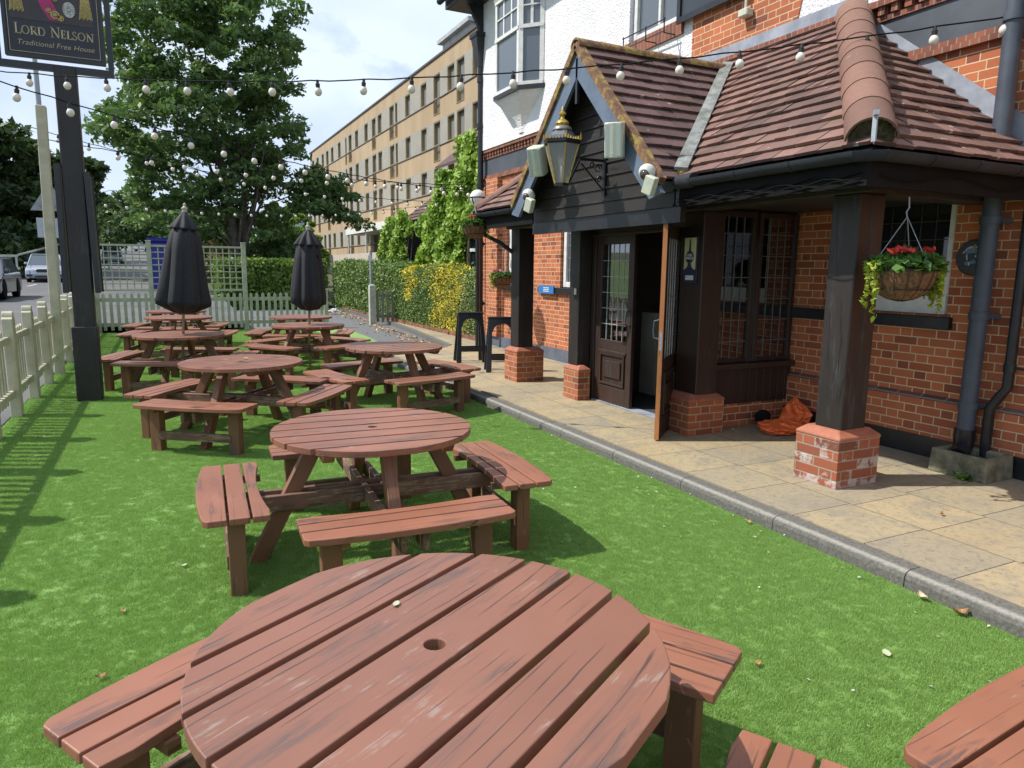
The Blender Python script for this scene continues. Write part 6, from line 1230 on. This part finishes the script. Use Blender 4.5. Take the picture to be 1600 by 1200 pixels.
car('white car far up the road, right of the traffic lights', (-2.2, 122, prof(122)+.02), R(60), 4.3, 1.8, 1.5, WHP, 'hatch', 'car')
car('white van farthest up the road beside the traffic lights', (-10.0, 197, prof(197)+.02), R(-85), 5.4, 2.1, 2.4, WHP, 'van', 'van', cat='van')
car('blue car far up the road, just right of the black sign post', (-9.6, 128, prof(128)+.02), R(-88), 4.2, 1.75, 1.5, BLP, 'hatch', 'car')
# ------------------------------------------------------------ street furniture
LC = thing('lamp_column', 'tall thin grey street lamp column behind the sign post', 'street lamp', (-3.2, 27.4, .3))
b = MB(); b.tube([(-3.2, 27.4, .2), (-3.2, 27.4, 2.0), (-3.2, 27.4, 2.05), (-3.2, 27.4, 11)], [.12, .12, .085, .06], 12); b.tube([(-3.2, 27.4, 10.9), (-3.3, 27.4, 11.4), (-4.6, 27.4, 11.5)], .04, 8); b.build('column', simple('galvanised_grey', (.32, .35, .38), (.26, .28, .3), .5, 3), LC); b = MB(); b.box(-5.1, -4.5, 27.3, 27.5, 11.42, 11.54); b.build('lamp_head', MT['galvanised_grey'], LC, bevel=.03)
RS = thing('road_sign', 'back of a triangular road sign above a rectangular plate, half hidden by the cream post', 'road sign', (-2.25, 19.4, .2))
b = MB(); b.tube([(-2.2, 19.45, 0), (-2.2, 19.45, 3.4)], .038, 10); b.build('pole', MT['galvanised_grey'], RS)
b = MB(); b.poly([(-2.62, 19.4, 2.88), (-1.82, 19.4, 2.88), (-2.22, 19.4, 3.52)], (0, .015, 0)); b.box(-2.45, -2.0, 19.37, 19.40, 2.98, 3.02); b.build('triangle_plate', simple('sign_back_grey', (.28, .3, .32), (.22, .24, .26), .5, 8), RS)
b = MB(); b.box(-2.52, -1.92, 19.39, 19.41, 2.28, 2.72); b.build('rectangular_plate', simple('sign_back_pale', (.42, .46, .52), (.36, .4, .46), .5, 8), RS)
TL = thing('traffic_light', 'grey traffic light in the distance beyond the trellis', 'traffic light', (-3.7, 62, 1.2))
b = MB(); b.tube([(-3.7, 62, .8), (-3.7, 62, 4.9)], .06, 8); b.build('pole', MT['galvanised_grey'], TL); b = MB(); b.box(-3.5, -3.1, 61.9, 62.2, 3.7, 4.9); b.build('signal_head', BH, TL, bevel=.03)
b = MB(); b.box(-3.9, -3.72, 61.95, 62.05, 3.9, 5.0); b.build('backing_board', MT['sign_back_pale'], TL)
for i, (x, y) in enumerate(((-7.0, 115), (-11.5, 170))):
    b = MB(); b.tube([(x, y, prof(y)), (x, y, prof(y)+8)], [.1, .06], 8); b.tube([(x, y, prof(y)+8), (x+.8, y, prof(y)+8.4), (x+1.8, y, prof(y)+8.45)], .05, 6); tag(b.build('lamp_post', MT['galvanised_grey']), ['nearer of two distant thin street lamps up the road', 'farthest thin street lamp up the road'][i], 'street lamp', 'distant street lamps')
GR = thing('guard_rail', 'pale horizontal guard rail across the grass at the left edge, before the dark wood', 'barrier', (-10, 52, 1))
b = MB(); b.bar((-13.5, 52.4, 2.12), (-7.75, 51.2, 2.16), .05, .14); b.build('rail', simple('pale_rail', (.5, .5, .48), None, .6, 5), GR); b = MB(); b.bar((-7.75, 51.2, 2.2), (-5.9, 56.5, 3.1), .05, .10); b.build('rail', MT['pale_rail'], GR)
for x, y in ((-13.2, 52.3), (-10.5, 51.8), (-7.85, 51.25)): b = MB(); b.box(x-.05, x+.05, y-.03, y+.08, .6, 2.1); b.build('post', MT['pale_rail'], GR)
BC = thing('blue_container', 'deep blue lidded container behind the trellis, left of the wider parasol', 'container', (.08, 37.4, .5))
BLU = simple('deep_blue_plastic', (.02, .03, .30), (.015, .02, .22), .45, 3)
b = MB(); b.poly([(-.52, 36.9, .55), (.68, 36.9, .55), (.72, 36.9, 2.75), (-.56, 36.9, 2.75)], (0, 1.1, 0)); b.build('body', BLU, BC, bevel=.04); b = MB(); b.box(-.6, .76, 36.82, 38.05, 2.75, 2.95); b.build('lid', BLU, BC, bevel=.05)
b = MB()
for k in range(6): x = -.42+k*.2; b.box(x, x+.05, 36.86, 36.9, .7, 2.6)
b.build('rib', BLU, BC)
GP = thing('sign_pole', 'grey metal pole with a small plate beside the gate post', 'pole', (5.70, 21.5, 0)); b = MB(); b.tube([(5.70, 21.5, 0), (5.70, 21.5, 2.2)], .045, 10); b.build('pole', MT['galvanised_grey'], GP); b = MB(); b.box(5.60, 5.72, 21.44, 21.455, 1.88, 2.05); b.build('plate', WHITEW, GP)
# ------------------------------------------------------------ hanging baskets
def basket(lab, c, r, hook, seed, trail, flower=(.75, .05, .06)):
    g = np.random.default_rng(seed); B_ = thing('hanging_basket', lab, 'hanging basket', c, group='coir hanging baskets of flowers on the pub'); c = Vector(c); dpt = r*.95
    b = MB(); rd = random.Random(seed); b.lathe([(.02, -dpt), (r*.45, -dpt*.93), (r*.72, -dpt*.72), (r*.90, -dpt*.42), (r*.98, -dpt*.1), (r, .0), (r*.9, .01), (.01, .0)], c, 40, mod=lambda t, z: 1+.025*abs(math.sin(8*t))+.01*math.sin(23*t+z*50)); b.build('coir_liner', COIR, B_, smooth=True)
    b = MB()
    for k in range(16): a = 2*math.pi*k/16; b.tube([c+Vector((r*1.03*math.cos(t)*math.cos(a), r*1.03*math.cos(t)*math.sin(a), -dpt*1.02*math.sin(t))) for t in (0, .3, .6, .9, 1.2, 1.5)], .0035, 4)
    for z_, rr in ((0, 1.03), (-dpt*.62, .83)): b.tube([c+Vector((r*rr*math.cos(2*math.pi*k/24), r*rr*math.sin(2*math.pi*k/24), z_)) for k in range(25)], .004, 4)
    b.build('wire_frame', BH, B_)
    hk = Vector(hook); b = MB()
    for k in range(3): a = 2*math.pi*k/3+.4; b.tube([c+Vector((r*math.cos(a), r*math.sin(a), 0)), hk-Vector((0, 0, .08))], .003, 4)
    b.tube([hk-Vector((0, 0, .09)), hk-Vector((.015, 0, .05)), hk-Vector((-.01, 0, .02)), hk+Vector((0, 0, .05))], .005, 5); b.build('chain', MT['galvanised_grey'], B_)
    n = 520; a = g.uniform(0, 6.283, n); rr = r*1.12*np.sqrt(g.uniform(0, 1, n)); z_ = .03+.09*g.uniform(0, 1, n)*(1.25-rr/r)+.02; P_ = np.stack([c.x+rr*np.cos(a), c.y+rr*np.sin(a), c.z+z_-.06*(rr > r)*g.uniform(0, 1, n)], 1)
    leafcloud('foliage', P_, .055*r/.22, IVYDK, B_, None, seed=seed, up=1.2)
    P_ = []; 
    for (ang, ln, k) in trail:
        for j in range(k):
            a = ang+g.uniform(-.35, .35); l_ = ln*g.uniform(.55, 1); m_ = int(l_/.010)
            for q in range(m_): P_.append((c.x+(r*1.08+.015*math.sin(q*.3))*math.cos(a)+g.normal()*.008, c.y+(r*1.08)*math.sin(a)+g.normal()*.008, c.z+.05-q*.010))
    if P_: leafcloud('trailing_foliage', P_, .026*r/.22, LIME, B_, None, seed=seed+1, up=.4)
    fm = leafmat('petal%d' % seed, [(0, tuple(x*.7 for x in flower)), (1, flower)], .2)
    P_ = []
    for k in range(7): a = g.uniform(3.0, 5.3); q = r*g.uniform(.1, .85); ctr = np.array([c.x+q*math.cos(a), c.y+q*math.sin(a), c.z+.13]); P_.append(ctr+g.normal(size=(26, 3))*np.array([.02, .02, .010]))
    leafcloud('flowers', np.concatenate(P_), .026*r/.22, fm, B_, None, seed=seed+2, up=1)
IVYDK = leafmat('basket_leaf', [(0, (.03, .08, .015)), (.6, (.07, .17, .035)), (1, (.15, .28, .06))], .25); LIME = leafmat('creeping_jenny_leaf', [(0, (.14, .22, .02)), (.6, (.32, .42, .04)), (1, (.5, .55, .08))], .3)
basket('large coir hanging basket with red flowers and long lime trails, hanging beside the front post', (4.53, 3.20, 1.70), .215, (4.55, 3.22, 2.14), 91, [(-.55, .36, 8), (-.2, .28, 5), (-.95, .22, 4), (2.75, .42, 3), (3.1, .25, 2)], (.80, .06, .06))
basket('hanging basket with orange flowers at the far left end of the porch gutter', (3.98, 9.35, 2.27), .18, (4.02, 9.45, 2.62), 92, [(-.6, .25, 3), (2.8, .2, 2)], (.8, .25, .03))
basket('small hanging basket low on the wall behind the left porch post', (5.55, 11.8, 1.52), .2, (5.6, 11.8, 2.1), 93, [(3.4, .3, 5)], (.7, .3, .3))
# ------------------------------------------------------------ things on the pavement
TR = thing('stone_trough', 'rough stone trough catching the drainpipe at the wall', 'trough', (5.8, 3.3, .09))
b = MB(); x0, x1, y0, y1, h = 5.56, 5.93, 3.08, 3.54, .19; t = .055; z = .09
O_ = [(x0, y0), (x1, y0), (x1, y1), (x0, y1)]; I_ = [(x0+t, y0+t), (x1-t, y0+t), (x1-t, y1-t), (x0+t, y1-t)]
vs = [(x, y, z) for x, y in O_]+[(x+(.01 if x == x0 else -.01), y+(.01 if y == y0 else -.01), z+h) for x, y in O_]+[(x, y, z+h-.005) for x, y in I_]+[(x, y, z+.05) for x, y in I_]
b.add(vs, [(i, (i+1) % 4, (i+1) % 4+4, i+4) for i in range(4)]+[(i+4, (i+1) % 4+4, (i+1) % 4+8, i+8) for i in range(4)]+[(i+8, (i+1) % 4+8, (i+1) % 4+12, i+12) for i in range(4)]+[(12, 13, 14, 15)])
o = b.build('trough', STONE, TR, bevel=.012, seg=2)
b = MB(); b.box(x0+t, x1-t, y0+t, y1-t, z+.05, z+.09); b.build('water', GLASS, TR)
g = np.random.default_rng(3); W_ = thing('weed', 'small green weed at the foot of the stone trough', 'plant', (5.57, 3.25, .09)); leafcloud('leaves', np.array([5.55, 3.22, .11])+g.normal(size=(60, 3))*np.array([.025, .04, .012]), .03, HEDG, W_, None, seed=3, up=.5)
# sack of rubble sacks
SB = thing('orange_sacks', 'crumpled orange plastic sack slumped against the wall corner', 'sack', (5.6, 5.1, .09))
from mathutils import noise as mnoise
def blob(c, rad, seed, n=90, m_=60, amp=.14, sq=1.0):
    b = MB(); rd = random.Random(seed); ph = [(rd.uniform(1, 6), rd.uniform(1, 6), rd.uniform(0, 6)) for _ in range(9)]; vs = []
    for i in range(m_+1):
        th = math.pi*i/m_
        for j in range(n):
            a = 2*math.pi*j/n; ca, sa = math.cos(a), math.sin(a); k = 1+amp*sum(math.sin(p*a*1.0+q*th*1.7+r_)/4 for p, q, r_ in [(round(p), q, r_) for p, q, r_ in ph[:6]])+.05*abs(math.sin(7*a+th*5))
            e = 1/max(abs(ca), abs(sa))**.35; x = rad[0]*math.sin(th)*ca*k*e; y = rad[1]*math.sin(th)*sa*k*e; z_ = -rad[2]*math.cos(th)*k; q_ = Vector((x*9+seed, y*9, z_*9)); dn = (mnoise.turbulence(q_, 4, True, noise_basis='PERLIN_ORIGINAL')-.45)*.07; mm = 1+dn/max(rad); vs.append((c[0]+x*mm, c[1]+y*mm, max(.092, c[2]+z_*(1+dn*3))))
    b.add(vs, [(i*n+j, i*n+(j+1) % n, (i+1)*n+(j+1) % n, (i+1)*n+j) for i in range(m_) for j in range(n)]); return b
blob((5.50, 5.03, .14), (.25, .17, .075), 4).build('lying_sack', TERR, SB, smooth=True)
b = blob((0, 0, 0), (.13, .15, .2), 8, amp=.3); vs = []
for x, y, z_ in b.v: s = 1-.8*max(0, z_-.05)/.2; vs.append((x*s, y*s, z_))
b = blob((0, 0, .22), (.12, .13, .18), 8, amp=.25); b.v = [(5.78+x*(1-.9*max(0, z_-.28)/.2)+.02*math.sin(z_*30), 5.12+y*(1-.9*max(0, z_-.28)/.2), z_+.0) for x, y, z_ in b.v]; b.build('gathered_sack', TERR, SB, smooth=True)
b = MB(); b.ball((5.55, 5.32, .19), .07, 12); b.lathe([(.03, 0), (.075, .01), (.075, .03), (.05, .04)], (5.50, 5.30, .19), 14, axis=(-.6, -.6, .2)); tag(b.build('black_fitting', RUBBER, smooth='auto'), 'round black plastic fitting on the ground behind the orange sack', 'fitting')
# trestles
def trestle(lab, c, rz):
    T_ = thing('trestle', lab, 'trestle', c, rz, group='black trestles beside the left porch post', local=True)
    b = MB(); b.box(-.23, .23, -.06, .06, .82, .855); b.build('top_bar', BLKGLOSS, T_, bevel=.008)
    for s in (-1, 1):
        for q in (-1, 1):
            b = MB(); b.bar((s*.185, q*.045, .82), (s*.225, q*.17, .0), .055, .04, up=(0, 1, 0), w1=.085); b.build('leg', BLKGLOSS, T_, bevel=.006)
    for q in (-1, 1):
        b = MB(); pts = []
        n = 10; f = lambda x, z: (x, q*(.045+(.82-z)*.152), z)
        pts = [f(-.2, .82), f(-.2, .62)]+[f(-.15*math.cos(math.pi*k/n), .62+.13*math.sin(math.pi*k/n)) for k in range(n+1)]+[f(.2, .62), f(.2, .82)]
        b.poly(pts, (0, q*.02, 0)); b.build('arch_panel', BLKGLOSS, T_)
        b = MB(); b.bar((-.2, q*.14, .22), (.2, q*.14, .22), .022, .07); b.build('stretcher', BLKGLOSS, T_)
    return T_
trestle('black trestle farther from the camera, nearest the yellow hedge', (4.70, 11.25, .09), R(-12)); trestle('black trestle closest to the left porch post', (4.72, 10.0, .09), R(-18))
# litter
LP = leafmat('dry_leaf', [(0, (.30, .14, .05)), (.5, (.45, .27, .12)), (1, (.55, .45, .3))], .1); PL = leafmat('pale_leaf', [(0, (.4, .46, .28)), (1, (.5, .55, .36))], .1)
def dead(c, s, mat_, lab, rz, curl=.3):
    b = MB(); n = 8; vs = []
    for i in range(n+1):
        t = i/n; wv = s*.42*math.sin(math.pi*t)**.7
        for j in (-1, 0, 1): x = (t-.5)*s*1.5; y = j*wv*(1+.15*math.sin(i*2.3)); z_ = .004+curl*s*(abs(j)*.35+(2*t-1)**2*.5); vs.append((c[0]+x*math.cos(rz)-y*math.sin(rz), c[1]+x*math.sin(rz)+y*math.cos(rz), c[2]+.012+z_))
    b.add(vs, [(3*i+j, 3*i+3+j, 3*i+4+j, 3*i+1+j) for i in range(n) for j in (0, 1)]); tag(b.build('fallen_leaf', mat_), lab, 'leaf', 'fallen leaves')
for (c, s, m_, lab, rz, cu) in [
 ((2.784, 1.864, 0), .042, PL, 'pale green fallen leaf lying on the turf between the kerb and the nearest bench', .9, .05),
 ((2.19, 2.039, 0), .028, LP, 'small crumpled tan leaf just right of the nearest table bench', .3, .6), ((3.44, 2.14, 0), .05, LP, 'orange dried leaf against the kerb at the right', 1.2, .7),
 ((3.45, 1.95, 0), .05, LP, 'long curled beige leaf against the kerb, nearest the right edge', 2.6, .8), ((3.43, 3.36, 0), .035, LP, 'tan leaf at the kerb foot level with the front brick pier', .2, .5),
 ((-.33, 3.11, 0), .03, LP, 'curled brown leaf on open turf left of the nearest tabletop', .2, .7), ((-.28, 3.7, 0), .026, LP, 'small brown leaf on the turf left of the second table', 1.2, .6),
 ((-.0, 4.17, 0), .026, PL, 'tiny pale leaf on the turf beside the second table left bench', .4, .3), ((-1.2, 8.0, 0), .04, LP, 'brown leaf on the turf at the foot of the picket fence', 1.9, .6),
 ((.532, 1.811, .730), .022, PL, 'tiny cream leaf lying on the nearest tabletop', 1.0, .1), ((.70, 7.65, .730), .05, PL, 'pale sliver leaf on the tabletop right of the sign post', 1.3, .2),
 ((4.56, 2.77, .08), .028, LP, 'dark crumpled leaf in the middle of the paving at right', .5, .9), ((5.08, 5.27, .08), .03, PL, 'pale leaf on the paving beside the entrance brick pier', .5, .6)]: dead(c, s, m_, lab, rz, cu)
g = np.random.default_rng(77); n = 260; P_ = np.stack([g.uniform(-1.5, 3.45, n), g.uniform(.6, 11, n), np.full(n, .016)], 1); k = g.uniform(0, 1, n) < .45; P_[k, 0] = 3.49-np.abs(g.normal(size=k.sum()))*.25
o = leafcloud('fallen_petals', P_, .011, leafmat('petal_bits', [(0, (.5, .5, .42)), (.7, (.62, .62, .55)), (1, (.3, .2, .1))], .1), None, None, seed=77, up=3); o['kind'] = 'stuff'; tag(o, 'tiny pale petals and bits of grit scattered over the turf', 'petals')
n = 500; P_ = np.stack([g.uniform(4.6, 6.1, n), g.uniform(15, 28, n), np.full(n, .015)], 1); P_[:, 0] = 5.3+(P_[:, 1]-14)*.06-np.abs(g.normal(size=n))*.25
o = leafcloud('leaf_litter', P_, .05, LP, None, None, seed=78, up=3); o['kind'] = 'stuff'; tag(o, 'dry leaf litter along the edge of the asphalt path', 'leaf litter')
PB = thing('paper_scrap', 'crumpled white and red paper scrap on the path by the hedge', 'litter', (5.45, 25.9, 0)); b = blob((5.45, 25.9, .1), (.2, .14, .1), 5, 24, 14, .3); b.v = [(x, y, max(.0, z_)) for x, y, z_ in b.v]; b.build('paper', WHITEW, PB); b = MB(); b.box(5.2, 5.38, 25.85, 25.95, .06, .2); b.build('red_label', REDL, PB)
